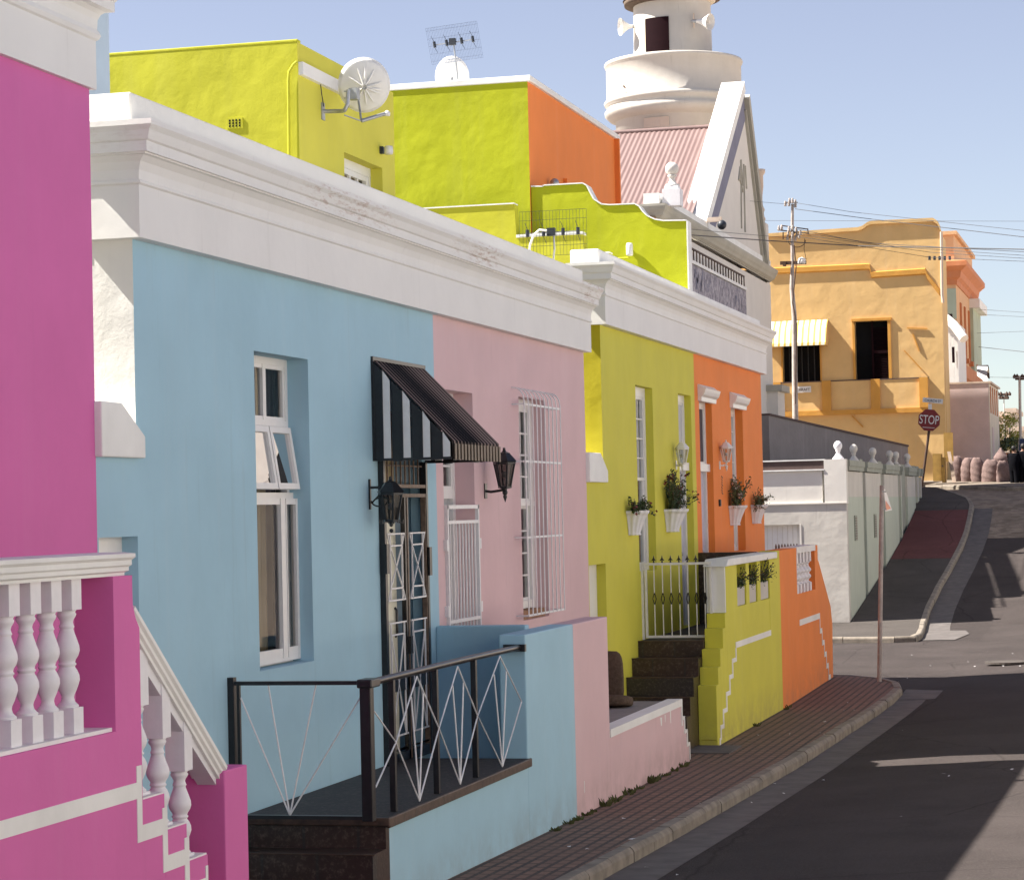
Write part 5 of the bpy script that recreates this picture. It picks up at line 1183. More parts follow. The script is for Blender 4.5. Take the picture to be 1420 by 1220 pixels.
def patch(R,u0,u1,z0,z1,name,mat,off=.012):
    def ang(u):
        # angle on cylinder seen at column u
        lo,hi=-math.pi,0; best=None
        for k in range(400):
            a=math.radians(-180+180*k/399)+.19; x=c[0]+R*math.cos(a); y=c[1]+R*math.sin(a)
            v=XC*x+YC*y; uu=CX+F*v.x/v.z
            if best is None or abs(uu-u)<best[0]: best=(abs(uu-u),a)
        return best[1]
    a0,a1=ang(u0),ang(u1)
    return MB().lathe(c,[(R+off,z0),(R+off,z1)],10,a0,a1).build(name,mat,MT)
patch(1.24,912,944,16.2,18.12,'doorway','dark_maroon',.02); patch(1.24,909,912,16.2,18.16,'door_frame','cream',.03)  # near-black skin painted in for the shade of the open doorway
patch(1.86,906,941,14.6,15.02-.12,'niche','sand',.015)
def horn(label,tip,mouth,r):
    t=thing('loudspeaker',label,'loudspeaker',tip,'loudspeakers on the minaret'); a=Vector(tip); b=Vector(mouth); L=b-a
    MB().tube([a,a+L*.25,a+L*.6,a+L*.92,b],[.05,.07,.15,r*.95,r],18,False).build('horn','signwhite',t)
    d=L.normalized(); MB().tube([a-d*.12,a],[.06,.06],10).tube([a-d*.12,a-d*.2],[.03,.03],6).build('driver','galv',t)
    MB().tube([a-d*.1-Vector((0,0,.2)),a-d*.1+Vector((0,0,.25))],.025,6).build('bracket','sand',t); MB().tube([a+L*.75,a+L*.93],[.03,.05],8).build('reflex_cone','mosque',t)
a=P(877,37,y=75.5); b=P(860,37.5,y=75.3); horn('left loudspeaker horn standing out from the minaret against the sky',a,b,.28)
a=P(966,30,y=74.9); b=P(985,31,y=74.72); horn('right loudspeaker horn on the minaret, aimed toward the street',a,b,.26)
ft=thing('floodlight','small rusty lamp bracket at the left of the minaret gallery','floodlight',P(869,130,y=74.2)); q=P(869,130,y=74.25)
MB().tube([q+Vector((-.1,0,.25)),q+Vector((.04,0,.1)),q,q+Vector((.0,0,-.12)),q+Vector((-.06,0,-.15))],.03,6).sphere(q,.06,8).build('bracket','rust',ft); MB().tube([q,P(872,128,y=75)],.02,6).build('stay','rust',ft)
EX=thing('finial','pale stone urn finial just behind the right slope of the mosque gable','finial',P(1052,280,y=78)); q=P(1052,285,y=78)
MB().lathe((q.x,q.y,q.z-.6),[(.14,0),(.22,.15),(.14,.3),(.2,.45),(.13,.6),(.13,.9),(.17,1.2),(.17,1.55),(.24,1.65),(.24,1.75),(0,1.75)],14).build('urn','sand',EX); MB().box(q.x-.3,q.x+.25,77.7,78.3,0,q.z-.6).build('pier','mosque',EX)

# ================================================================== OCHRE BUILDING ACROSS THE UPPER STREET
OB=thing('ochre_building','big ochre plaster building with stepped parapet, dark windows and balcony wall','building',(-10,84,3.5))
Yf=84.0
q=lambda u,v,y=Yf: P(u,v,y=y)
# lower and upper fronts as one outline with window holes
xR=q(1303,400).x; 
def frontwall(poly_uv,holes_uv,y,name,mat,thick,par):
    import bmesh
    bm=bmesh.new(); vs=[bm.verts.new((q(u,v,y).x,y,q(u,v,y).z)) for u,v in poly_uv]; f=bm.faces.new(vs); 
    hs=[]
    for (u0,v0,u1,v1) in holes_uv:
        a=q(u0,v0,y); b=q(u1,v1,y); hs.append((a.x,b.x,b.z,a.z))
        for co,no in (((a.x,0,0),(1,0,0)),((b.x,0,0),(1,0,0)),((0,0,a.z),(0,0,1)),((0,0,b.z),(0,0,1))): bmesh.ops.bisect_plane(bm,geom=bm.verts[:]+bm.edges[:]+bm.faces[:],plane_co=co,plane_no=no)
    dele=[f for f in bm.faces if any(h[0]<f.calc_center_median().x<h[1] and h[2]<f.calc_center_median().z<h[3] for h in hs)]
    bmesh.ops.delete(bm,geom=dele,context='FACES')
    r=bmesh.ops.extrude_face_region(bm,geom=bm.faces[:]); bmesh.ops.translate(bm,verts=[v for v in r['geom'] if isinstance(v,bmesh.types.BMVert)],vec=(0,thick,0))
    bmesh.ops.recalc_face_normals(bm,faces=bm.faces)
    me=bpy.data.meshes.new(name); bm.to_mesh(me); me.materials.append(M[mat]); o=bpy.data.objects.new(name,me); C.objects.link(o); o.parent=par; o.matrix_parent_inverse=world(par).inverted(); return o
top=[(1060,327),(1108,323.5),(1190,318),(1196,316),(1203,311),(1208,309),(1294,305),(1300,309),(1304,318)]
frontwall([(1040,700)]+[(1040,327)]+top[0:]+[(1314,700)],[(1085,480,1138,530),(1185,446,1233,530)],Yf,'front_wall','ochre',.35,OB)
xr=q(1303,400).x
y2_=P(1314.5,450,x=xr).y
MB().quad((xr+.0,Yf+.36,2),(xr+.0,y2_,2),(xr+.0,y2_,12.0),(xr+.0,Yf+.36,12.0)).build('side_wall','ochre',OB)
MB().box(q(1060,400).x-6,xr-.02,Yf+.35,y2_,2,11.9).build('body','ochre',OB)
m=MB()
mo=[(1060,373),(1203,366.5),(1206,367),(1208,378),(1283,373),(1286,380),(1296,393),(1303,402)]
for (a,b) in zip(mo,mo[1:]):
    A_,B_=q(*a),q(*b); m.add([(A_.x,Yf-.07,A_.z),(B_.x,Yf-.07,B_.z),(B_.x,Yf-.07,B_.z-.16),(A_.x,Yf-.07,A_.z-.16),(A_.x,Yf,A_.z+.03),(B_.x,Yf,B_.z+.03),(B_.x,Yf,B_.z-.2),(A_.x,Yf,A_.z-.2)],[(3,2,1,0),(0,1,5,4),(2,3,7,6),(1,2,6,5),(0,4,7,3)])
m.build('parapet_moulding','ochre_dark',OB)
m=MB()
for a,b in zip(top,top[1:]):
    A_,B_=q(*a),q(*b); m.add([(A_.x,Yf-.1,A_.z+.06),(B_.x,Yf-.1,B_.z+.06),(B_.x,Yf-.1,B_.z-.06),(A_.x,Yf-.1,A_.z-.06),(A_.x,Yf+.4,A_.z+.06),(B_.x,Yf+.4,B_.z+.06),(A_.x,Yf,A_.z-.06),(B_.x,Yf,B_.z-.06)],[(3,2,1,0),(0,1,5,4),(3,6,7,2)])
m.build('coping','ochre',OB)
# windows
A_,B_=q(1185,446),q(1233,530)
W=MB().box(A_.x-.08,A_.x,Yf-.05,Yf+.1,B_.z,A_.z).box(B_.x,B_.x+.10,Yf-.05,Yf+.1,B_.z,A_.z).box(A_.x-.10,B_.x+.14,Yf-.07,Yf+.1,A_.z,A_.z+.09).build('window','ochre_dark',OB)
MB().box(A_.x,B_.x,Yf+.30,Yf+.34,B_.z-.1,A_.z+.1).build('dark_room','darkroom',W)
m=MB(); xm=(A_.x+B_.x)/2+.05
for k in range(32):
    z=B_.z+.05+k*.058; m.add([(xm,Yf+.12,z),(B_.x-.04,Yf+.12,z),(B_.x-.04,Yf+.17,z+.04),(xm,Yf+.17,z+.04)],[(0,1,2,3)])
m.box(xm-.06,xm,Yf+.1,Yf+.17,B_.z,A_.z).box(xm,B_.x,Yf+.1,Yf+.17,(A_.z+B_.z)/2-.05,(A_.z+B_.z)/2+.05); m.build('shutter','dark_maroon',W)
m=MB()
for k in range(20): z=B_.z+.05+k*.05; m.box(A_.x+.1,xm-.06,Yf+.2,Yf+.22,z,z+.02)
m.build('louvre','darkroom',W)
A_,B_=q(1085,480),q(1138,530)
W=MB().box(A_.x-.05,A_.x,Yf-.03,Yf+.1,B_.z,A_.z).box(B_.x,B_.x+.05,Yf-.03,Yf+.1,B_.z,A_.z).build('window','ochre_dark',OB); MB().box(A_.x,B_.x,Yf+.30,Yf+.34,B_.z-.1,A_.z+.1).build('dark_room','darkroom',W)
m=MB()
for k in range(1,6): m.box(A_.x+(B_.x-A_.x)*k/6-.015,A_.x+(B_.x-A_.x)*k/6+.015,Yf+.12,Yf+.15,B_.z,A_.z)
m.build('window_bars','black',W)
# balcony wall with pilasters
yb_=Yf-.06
def qb(u,v): return P(u,v,y=yb_)
a,b=qb(1050,530),qb(1287,527); zt1=qb(1180,528).z; zb1=qb(1180,568).z
MB().box(a.x-1,b.x,yb_,Yf-.001,zb1,zt1).build('balcony_wall','ochre',OB)
m=MB()
for (u0,u1) in ((1072,1083),(1140,1152.5),(1208,1220.5),(1275,1287)):
    x0,x1=qb(u0,540).x,qb(u1,540).x; m.box(x0,x1,yb_-.09,yb_,zb1,zt1+.03)
m.each('pilaster','ochre_dark',OB)
MB().box(a.x-1,b.x,yb_-.02,Yf-.001,zt1,zt1+.035).build('balcony_cap','coping_brown',OB)
MB().box(a.x-1,b.x+.02,yb_-.07,Yf,zb1-.16,zb1).build('balcony_ledge','ochre_dark',OB)
m=MB(); 
for (u0,v0,u1,v1) in ((1266,463,1275,487),(1254,486,1278,512),(1258,455,1286,456),(1182,577,1197,592)): m.bar(q(u0,v0)-Vector((0,.03,0)),q(u1,v1)-Vector((0,.03,0)),.04)
m.build('wall_shadow_lines','ochre_dark',OB)  # bars drawn as a street lamp bracket's shadow, plus one lower mark
m=MB().tube([q(1303,322)-Vector((-.06,.05,0)),q(1304,408)-Vector((-.06,.05,0)),q(1308,420)-Vector((0,.05,0))],.05,8); m.build('downpipe','sand',OB)
MB().box(xr+.02,xr+.07,Yf+.4,Yf+.5,3.4,7.4).build('corner_pipe','ochre_dark',OB)
# name plate
NP=thing('name_plate','small white lettered board on the ochre balcony wall beside the utility pole','sign',qb(1116,545)); A_,B_=qb(1103,537),qb(1125,544)
MB().box(A_.x-.1,B_.x,yb_-.06,yb_-.03,B_.z,A_.z+.02).build('board','signwhite',NP)
text_part('lettering','CRRAFT',.13,((A_.x+B_.x)/2,yb_-.065,(A_.z+B_.z)/2),(1,0,0),(0,0,1),'coping_brown',NP)
MB().box(A_.x,A_.x+.05,yb_-.03,yb_,B_.z,A_.z).box(B_.x-.1,B_.x-.05,yb_-.03,yb_,B_.z,A_.z).build('bracket','galv',NP)
# far awning
FA=thing('window_awning','cream and yellow striped metal awning over the left ochre window','awning',q(1110,445)); y1_=Yf-.75
A_,B_=q(1060,446),q(1148,443); c0,c1=P(1060,481,y=y1_),P(1147,479,y=y1_); zt_,zb_=q(1148,443).z,P(1147,478,y=y1_).z
m=MB(); vs=[]; K=60
for k in range(K+1):
    x=A_.x+(B_.x-A_.x)*k/K; w=.02*math.cos(2*math.pi*x/.2); vs+=[(x,Yf-.02,zt_),(x,Yf-.45,zt_-.30+w),(x,y1_,zb_+.1+w),(x,y1_-.01,zb_)]
m.add(vs,[(4*k+j,4*k+j+1,4*k+j+5,4*k+j+4) for k in range(K) for j in range(3)],False); m.build('cover','awn_far',FA)
for xx in (A_.x,B_.x): MB().prism([(Yf,zt_),(Yf-.45,zt_-.30),(y1_,zb_+.1),(y1_,zb_),(Yf,zb_)],'x',xx-.006,xx+.006).build('side_panel','ochre',FA)

# white gable bit left of the ochre building
WB=thing('house','white house end with chimney peeping left of the ochre parapet behind the pole','house',P(1080,360,y=92)); A_,B_=P(1066,356,y=92),P(1091,372,y=92)
MB().box(A_.x-4,B_.x,92,98,3,A_.z).build('wall','mosque',WB); p0,p1=P(1087,343,y=92),P(1092,357,y=92); MB().box(p0.x,p1.x,92,92.6,p1.z,p0.z).build('chimney','white',WB); c=P(1081,368,y=91.9); MB().sphere(c,.08,8).build('lamp','galv',WB)
# salmon two-storey block further up
SB=thing('building','salmon two-storey building with heavy terracotta cornice and tall windows beyond the ochre one','building',(-8,104,3.5))
X=-7.75; yA=P(1327,450,x=X).y; yB=P(1352,450,x=X).y; zc_=P(1327,390,x=X).z
MB().box(-12,X,yA,yB,3,zc_).build('wall','salmon',SB)
MB().sweep([(-12,yA),(X,yA),(X,yB)],[(-.02,zc_-.2),(.05,zc_-.2),(.08,zc_),(.2,zc_+.1),(.25,zc_+.35),(.5,zc_+.55),(.5,zc_+.75),(.0,zc_+.85),(-.02,zc_+.85)]).build('cornice','brick_trim',SB)
MB().box(-12,X-.05,yA+.05,yB,zc_+.8,zc_+1.9).box(-12,X+.1,yA-.1,yB,zc_+1.9,zc_+2.05).build('parapet','salmon',SB)
MB().sweep([(-12,yA),(X,yA),(X,yB)],[(-.02,P(1330,513,x=X).z-.5),(.25,P(1330,513,x=X).z-.3),(.3,P(1330,513,x=X).z+.2),(-.02,P(1330,513,x=X).z+.3)]).build('string_course','brick_trim',SB)
for k in range(4):
    u=1331+5.5*k; a=P(u,425,x=X); b=P(u+2.6,495,x=X); zt_=a.z-.4+k*.05; zb_=P(u,490,x=X).z
    zt_=P(1331,420,x=X).z; zb_=P(1331,492,x=X).z
    f=MB().box(X,X+.06,a.y-.1,a.y,zb_,zt_).box(X,X+.06,b.y,b.y+.1,zb_,zt_).box(X,X+.18,a.y-.15,b.y+.15,zb_-.2,zb_).build('window','brick_trim',SB); MB().box(X-.02,X+.02,a.y,b.y,zb_,zt_).build('shutter','ochre_dark',f); MB().box(X+.0,X+.03,a.y+.1,b.y-.1,(zb_+zt_)/2+.1,zt_-.1).build('pane','leaf_dark',f)
MB().box(-12,X+.0,yA-.02,yA,P(1320,436,x=X).z,P(1320,394,x=X).z).build('mint_panel','mint',SB)
MN=thing('building','pale mint building end beyond the salmon block with white cornice','building',(-7.4,118,3.6)); A_=P(1352,420,x=-7.5); 
MB().box(-12,-7.6,A_.y,A_.y+5,3,P(1354,432,x=-7.6).z).build('wall','mint',MN); MB().box(-12,-7.3,A_.y,A_.y+5.2,P(1354,432,x=-7.6).z,P(1354,420,x=-7.6).z).build('cornice','coping_white',MN)
# white verandah house
VH=thing('house','narrow white house with pillared verandah and curved white canopy beside the ochre building','house',(-7,95,3.5)); y=95.
a,b=P(1308,448,y=y),P(1330,530,y=y); MB().box(a.x-1,b.x,y,y+4,3,a.z).build('wall','white',VH)
m=MB()
for u in (1312,1317,1322,1327): x=P(u,500,y=y-.5).x; m.box(x-.04,x+.04,y-.55,y-.45,3,P(u,455+(u-1310)*1.1,y=y-.5).z)
m.each('pillar','coping_white',VH)
a,b=P(1310,440,y=y),P(1337,470,y=y-1.2); MB().tube([(a.x,y-.2,a.z),((a.x+b.x)/2,y-.7,(a.z+b.z)/2+.1),(b.x,y-1.2,b.z)],.18,10).build('canopy','mosque',VH)
MB().box(a.x-.3,a.x+.3,y-.3,y,a.z-.1,a.z+.1).build('canopy_end','dark_maroon',VH); c=P(1322,492,y=y-.6); MB().box(c.x-.05,c.x+.05,y-.62,y-.58,c.z-.3,c.z+.3).build('house_sign','dark_maroon',VH)
# mauve box
MV=thing('house','plain mauve-grey flat-roofed block on the corner behind the sacks','house',(-6,88,3.6)); y=88.; a=P(1311,533,y=y); b=P(1370.5,533,y=y)
x1=b.x; y2=P(1384,560,x=x1).y
MB().box(a.x,x1,y,y2,2.5,a.z).build('wall','mauve',MV)
MB().box(x1,x1+.02,y+.02,y2,2.5,a.z-.02).build('side_wall','cream',MV); m=MB()
for k in range(4): yy=y+.5+(y2-y-.6)*k/4; m.box(x1+.02,x1+.05,yy,yy+.12,P(1372,572,y=y).z,a.z-.1)
m.each('slot','brick_trim',MV); MB().box(x1+.02,x1+.04,y+1.0,y+1.9,3.5,P(1375,592,y=y+1).z).build('door','mauve',MV)
MB().box(a.x-.02,x1+.1,y-.03,y2,a.z,a.z+.06).build('coping','sand',MV)
CV=thing('canopy','black and white striped rounded canopy beyond the mauve block','awning',P(1364,525,y=104)); a=P(1356,528,y=104); b=P(1373,528,y=104)
m=MB(); mw=MB()
for k in range(8):
    t0,t1=math.pi*k/8*.9,math.pi*(k+1)/8*.9; (m if k%2 else mw).add([(a.x,104-1.2*math.cos(t0)*.3,a.z+.9*math.sin(t0)*.5+.2),(b.x,103-.9*math.cos(t0),a.z-.2+.8*math.sin(t0)),(b.x,103-.9*math.cos(t1),a.z-.2+.8*math.sin(t1)),(a.x,104-1.2*math.cos(t1)*.3,a.z+.9*math.sin(t1)*.5+.2)],[(0,1,2,3)])
o=m.build('black_stripes','plastic_black',CV); mw.build('white_stripes','signwhite',o)
# distant houses and trees at the right edge
def farhouse(label,u0,u1,v0,y,mat,name='house'):
    t=thing(name,label,'house',P((u0+u1)/2,650,y=y)); a=P(u0,v0,y=y); b=P(u1,v0,y=y)
    MB().box(a.x,b.x,y,y+8,2.5,a.z).build('wall',mat,t); MB().box(a.x-.1,b.x+.1,y-.1,y+8,a.z,a.z+.25).build('roof','sand',t)
    m=MB(); w=(b.x-a.x)/5
    for k in range(2):
        for j in range(2): m.box(a.x+w*(.8+2.2*k),a.x+w*(1.8+2.2*k),y-.02,y,a.z-1.4-2.4*j,a.z-.5-2.4*j)
    m.each('window','darkroom',t); return t
farhouse('cream distant block with flat roof behind the green tree',1394,1407,572,150,'cream')
farhouse('sand coloured low distant house behind the tree, lower than its neighbour',1380,1398,577,140,'sand')
farhouse('pale distant house at the right edge of the street end',1404,1440,598,135,'cream')
TR=thing('tree','yellow green sunlit tree beside the mauve block at the street end','tree',P(1392,650,y=110)); c=P(1392,598,y=110)
leaves(MB(),c,(.75,.9,.9),1500,.07,5).build('crown','leaf_lit',TR); MB().tube([(c.x,110,3.5),(c.x+.05,110,c.z-.3)],[.1,.06]).build('trunk','bark',TR)
TR=thing('tree','darker bush low behind the dark-clothed people','tree',P(1402,650,y=106)); c=P(1403,622,y=106)
leaves(MB(),c,(.55,.6,.5),700,.07,6).build('crown','leaf_dark',TR); MB().tube([(c.x,106,3.5),(c.x,106,c.z)],[.06,.04]).build('trunk','bark',TR)
WL=thing('garden_wall','reddish brick wall between mauve block and people at the street end','wall',P(1392,650,y=100)); a=P(1384,628,y=100); b=P(1400,628,y=100)
MB().box(a.x,b.x,100,100.2,3,a.z).build('wall','brick_trim',WL); MB().box(a.x,b.x,99.97,100.23,a.z,a.z+.06).build('coping','sand',WL)

# ================================================================== POLES, WIRES
UP=thing('utility_pole','pale leaning utility pole bristling with insulators in front of the ochre building','utility pole',P(1103,582,y=80)); y=80.
pp=[P(1104,640,y=y),P(1103,582,y=y),P(1102,520,y=y),P(1101.5,440,y=y),P(1098,400,y=y),P(1099,364,y=y),P(1098.5,330,y=y),P(1099,283,y=y)]
MB().tube(pp,[.10,.10,.09,.085,.075,.06,.055,.045],10).build('pole','polegrey',UP)
MB().bar(P(1082,365,y=y),P(1118,364,y=y),.11).bar(P(1086,366,y=y-.05),P(1090,366,y=y-.05),.16).build('crossarm','polebrown',UP)
MB().lathe(P(1112,365,y=y),[(.0,.2),(.12,.15),(.15,.0),(.12,-.03)],12).build('lamp_head','signwhite',UP)
m=MB(); r=random.Random(8)
def insul(u,v,yy=y,s=.07):
    p=P(u,v,y=yy); m.lathe(p,[(.001,-.1*s/.07),(s,-.08*s/.07),(s*.6,-.03),(s*.9,0),(s*.5,.05),(s*.7,.08),(.001,.11)],8)
for u,v in ((1095,279),(1099,279),(1103,281),(1094,283),(1103,285),(1089,283),(1080,317),(1084,316),(1094,318),(1099,317),(1104,319),(1110,323),(1093,324),(1099,326),(1105,326),(1092,330),(1098,331),(1103,331),(1108,328)): insul(u,v,y-.1*r.random(),.055)
m.each('insulator','polegrey',UP)
m=MB()
for (u0,v0,u1,v1) in ((1078,319,1122,324),(1084,313,1120,318),(1090,333,1106,320),(1086,322,1086,332),(1120,317,1121,325),(1090,281,1106,281)): m.bar(P(u0,v0,y=y+.05),P(u1,v1,y=y+.05),.035)
pts=[P(1105+20*math.cos(a)*.6,333+10*math.sin(a)*1.0,y=y) for a in [i*.3 for i in range(11)]]; m.tube(pts,.015,4); m.tube([P(1101,340,y=y-.15),P(1104,370,y=y-.15),P(1099,420,y=y-.15),P(1105,450,y=y-.15),P(1103,560,y=y-.15)],.02,5); m.tube([P(1116,331,y=y),P(1115,345,y=y),P(1118,360,y=y)],.012,4)
m.build('brackets_and_cable','polebrown',UP)
def wire(label,pts,r=.012,sag=0):
    A=[P(u,v,y=yy) for u,v,yy in pts]; out=[]
    if pts[-1][0]>1400: A.append(A[-1]+(A[-1]-A[-2])*2.2)
    for a,b in zip(A,A[1:]):
        for k in range(10): t=k/10; p=a.lerp(b,t); p.z-=sag*4*t*(1-t); out.append(p)
    out.append(A[-1]); o=MB().tube(out,r*.7,5,True,False).build('overhead_wire','wire'); tag(o,label,'wire','overhead wires'); return o
wire('wire from the pole top running down to the right edge, upper of a close pair',[(1101,281,80),(1180,294,76),(1430,321,66)],.010)
wire('wire from just below the pole top to the right edge, lower of a close pair',[(1103,290,80),(1200,303,76),(1430,330,66)],.014)
wire('level wire crossing the sky above the ochre parapet',[(1048,306,82),(1430,307,78)],.008)
wire('short wire running left from the pole top to the mosque gable',[(1100,284,80),(1040,279,72)],.008)
wire('thick bundled cable crossing the ochre wall at insulator height',[(958,326,60),(1068,334,70),(1190,341,72),(1430,346,66)],.022)
wire('thin wire fanning right from the insulators, top strand',[(1106,318,80),(1200,337,76),(1430,350,66)],.012)
wire('thin wire fanning right from the insulators, second strand',[(1106,322,80),(1250,343,76),(1430,355,66)],.010)
wire('thin wire fanning right from the insulators, third strand',[(1106,325,80),(1290,350,76),(1430,359,66)],.010)
wire('lowest thin wire fanning right from the insulators',[(1106,328,80),(1290,357,76),(1430,363,66)],.010)
wire('thin wire passing left over the mosque cornice',[(1092,330,80),(1000,322,66),(958,318,60)],.010)
wire('upper faint wire over the salmon building toward the right edge',[(1357,429,112),(1430,434,90)],.010)
wire('lower faint wire over the salmon building toward the right edge',[(1357,436,112),(1430,440,90)],.010)
wire('faint wire sloping up to the right edge below the others',[(1355,462,112),(1430,459,90)],.010)
wire('dark wire sloping down to the right edge from the mint building',[(1357,481,112),(1430,489,90)],.016)
wire('faint level wire near the distant poles',[(1372,523,104),(1430,524,90)],.010)
sp=thing('bird_spacer','row of five dark spacers hanging on wires before the salmon building','wire spacer',P(1302,357,y=76))
for k in range(5): 
    p=P(1289+7*k,358,y=75.8); MB().tube([p-Vector((0,0,.06)),p+Vector((0,0,.06))],.04,6).build('spacer','plastic_black',sp)
def farpole(label,u,v0,v1,y,w,arms):
    t=thing('utility_pole',label,'utility pole',P(u,v1,y=y)); MB().tube([P(u+2,v1,y=y),P(u,v0,y=y)],[w*.5,w*.4],8).build('pole','greywall',t); m=MB()
    for (v,du) in arms: m.bar(P(u-du,v,y=y),P(u+du,v,y=y),.10)
    for (v,du) in arms:
        for s in (-1,-.5,.5,1): p=P(u+du*s,v-1.2,y=y); m.lathe(p,[(.07,-.1),(.09,0),(.001,.12)],6)
    m.build('crossarm','polebrown',t)
farpole('distant pale pole with crossarm at the right edge',1414,521,690,110,.16,((523,7),(525,4)))
farpole('thin distant pole with lattice crossarm above the green tree',1392,544,660,125,.07,((547,8),(552,5)))

# ================================================================== STOP SIGN
SS=thing('stop_sign','red octagonal stop sign on a leaning rusty pole with street name plate above','sign',P(1279,664,y=79.5)); y=79.5
b=P(1278,676,y=y); t=P(1288,600,y=y)
MB().tube([b,t+(t-b)*.22],.045,8).build('pole','polebrown',SS)
c=P(1288.5,582.5,y=y-.07); R=14.4/3400*80.5/math.cos(math.pi/8); tilt=.10
def octa(R,y0,y1): return MB().prism([(c.x+R*math.cos(math.pi/8+k*math.pi/4-tilt),c.z+R*math.sin(math.pi/8+k*math.pi/4-tilt)) for k in range(8)],'y',y0,y1)
octa(R,c.y-.01,c.y+.01).build('sign_plate','red',SS)
xd=(math.cos(tilt),0,-math.sin(tilt)); zd=(math.sin(tilt),0,math.cos(tilt))
text_part('lettering','STOP',.40,(c.x,c.y-.018,c.z+.0),xd,zd,'signwhite',SS,.004,1.0,.66)
m=MB(); 
a=Vector((c.x,c.y-.014,c.z))+Vector(zd)*(-.24); m.bar(a-Vector(xd)*.19,a+Vector(xd)*.19,.015); m.build('underline','signwhite',SS)
p=P(1290,567,y=y-.02); m=MB().box(p.x-.06,p.x+.05,y-.05,y,p.z-.16,p.z+.16); m.build('bracket','signwhite',SS)
c2=P(1293.5,555.5,y=y-.05); L=.32; t2=.13
xd=Vector((math.cos(t2),0,-math.sin(t2))); zd=Vector((math.sin(t2),0,math.cos(t2)))
vs=[c2+xd*sx*L+zd*sz*.075+Vector((0,dy,0)) for dy in (0,.02) for sx,sz in ((-1,-1),(1,-1),(1,1),(-1,1))]
MB().add(vs,[(0,1,2,3),(7,6,5,4),(0,4,5,1),(1,5,6,2),(2,6,7,3),(3,7,4,0)]).build('name_plate','signwhite',SS)
text_part('street_name','CHURCH ST',.125,c2-zd*.012-Vector((0,.006,0)),xd,zd,'signblack',SS,.002,1.05,.72)

# ================================================================== SACKS, BOARDS, PEOPLE, CAR
def sack(label,u,vb,y,w,h,seed,lean=0,top='gather'):
    r=random.Random(seed); b=P(u,vb,y=y); K=22; n=16; vs=[]
    for i in range(n+1):
        t=i/n; prof=(.86+.16*math.sin(math.pi*min(1,t*1.15)))*(1 if t<.86 else 1-(t-.86)/.14*.42) if top=='gather' else (.95+.05*math.sin(3*t))*(1 if t<.45 else 1-(t-.45)/.55*.93); prof*= .8 if i==0 else 1
        for k in range(K):
            a=2*math.pi*k/K; wr=1+.05*math.sin(3*a+seed+4*t)+.035*math.sin(9*t*3+seed*2+a*2)+.02*math.sin(17*t+5*a)
            vs.append((b.x+w/2*prof*wr*math.cos(a)+lean*t*t*h,b.y+w/2*.8*prof*wr*math.sin(a),b.z-.02+h*t+.02*math.sin(a*4+seed)*t))
    k0=len(vs); vs.append((b.x+lean*h,b.y,b.z+h*.97))
    m=MB(); m.add(vs,[(i*K+k,i*K+(k+1)%K,(i+1)*K+(k+1)%K,(i+1)*K+k) for i in range(n) for k in range(K)]+[(n*K+k,n*K+(k+1)%K,k0) for k in range(K)],True)
    o=m.build('sack','sack'); tag(o,label,'sack','woven sacks stacked by the mauve block'); return o
sack('leftmost narrow woven sack, against the leaning plank',1328,668.5,82.7,.42,.88,1)
sack('second woven sack from the leaning plank',1342,671,82.4,.44,.88,2,.05)
sack('third woven sack from the plank, slightly taller and leaning',1357,673,82.1,.46,.93,3,-.05)
sack('widest bulging woven sack in the row',1375,674.5,81.8,.62,.90,4)
sack('woven sack left of the dark-clothed person, below the peaked one',1391,675.5,81.5,.42,.88,5)
sack('half-hidden woven sack directly behind the dark-clothed person',1401,675,82.0,.40,.88,6)
sack('peaked pale woven sack on top of the row beside the person',1388.5,644,81.9,.50,.56,7,0,'peak')
sack('small round sack end showing at the person\'s left hip height',1397.5,645,82.2,.26,.30,8,0,'peak')
sack('woven sack at the far right edge beside the people',1418,676,81.5,.44,.66,9)
BX=thing('cupboard','yellowish upright board box leaning by the ochre wall foot','cupboard',P(1303,660,y=81)); a=P(1294,663,y=81); b=P(1310,629,y=81)
MB().box(a.x,a.x+.28,81,81.5,a.z-.1,P(1300,629,y=81).z).build('side','ply',BX); MB().box(a.x+.29,b.x,80.95,81.5,a.z-.15,P(1305,634,y=81).z).build('door','ply',BX); c=P(1307,646,y=80.9); MB().sphere(c,.03,6).build('knob','rust',BX)
o=MB().prism([(0,0),(.30,0),(.30,1.9*.5),(0,1.9*.5)],'y',0,.04).build('board','ply'); o.location=P(1309.5,640,y=81.6); tag(o,'yellowish board standing behind the cupboard','board')
a,b=P(1324,669,y=80.7),P(1316,626,y=81.3); o=MB().add([Vector(v) for v in ((a.x-.07,a.y,a.z),(a.x+.05,a.y,a.z),(b.x+.05,b.y,b.z),(b.x-.06,b.y,b.z),(a.x-.07,a.y+.05,a.z),(a.x+.05,a.y+.05,a.z),(b.x+.05,b.y+.05,b.z),(b.x-.06,b.y+.05,b.z))],[(0,1,2,3),(7,6,5,4),(0,4,5,1),(1,5,6,2),(2,6,7,3),(3,7,4,0)]).build('plank','pale_wood'); tag(o,'pale plank leaning between the cupboard and the sacks','plank')
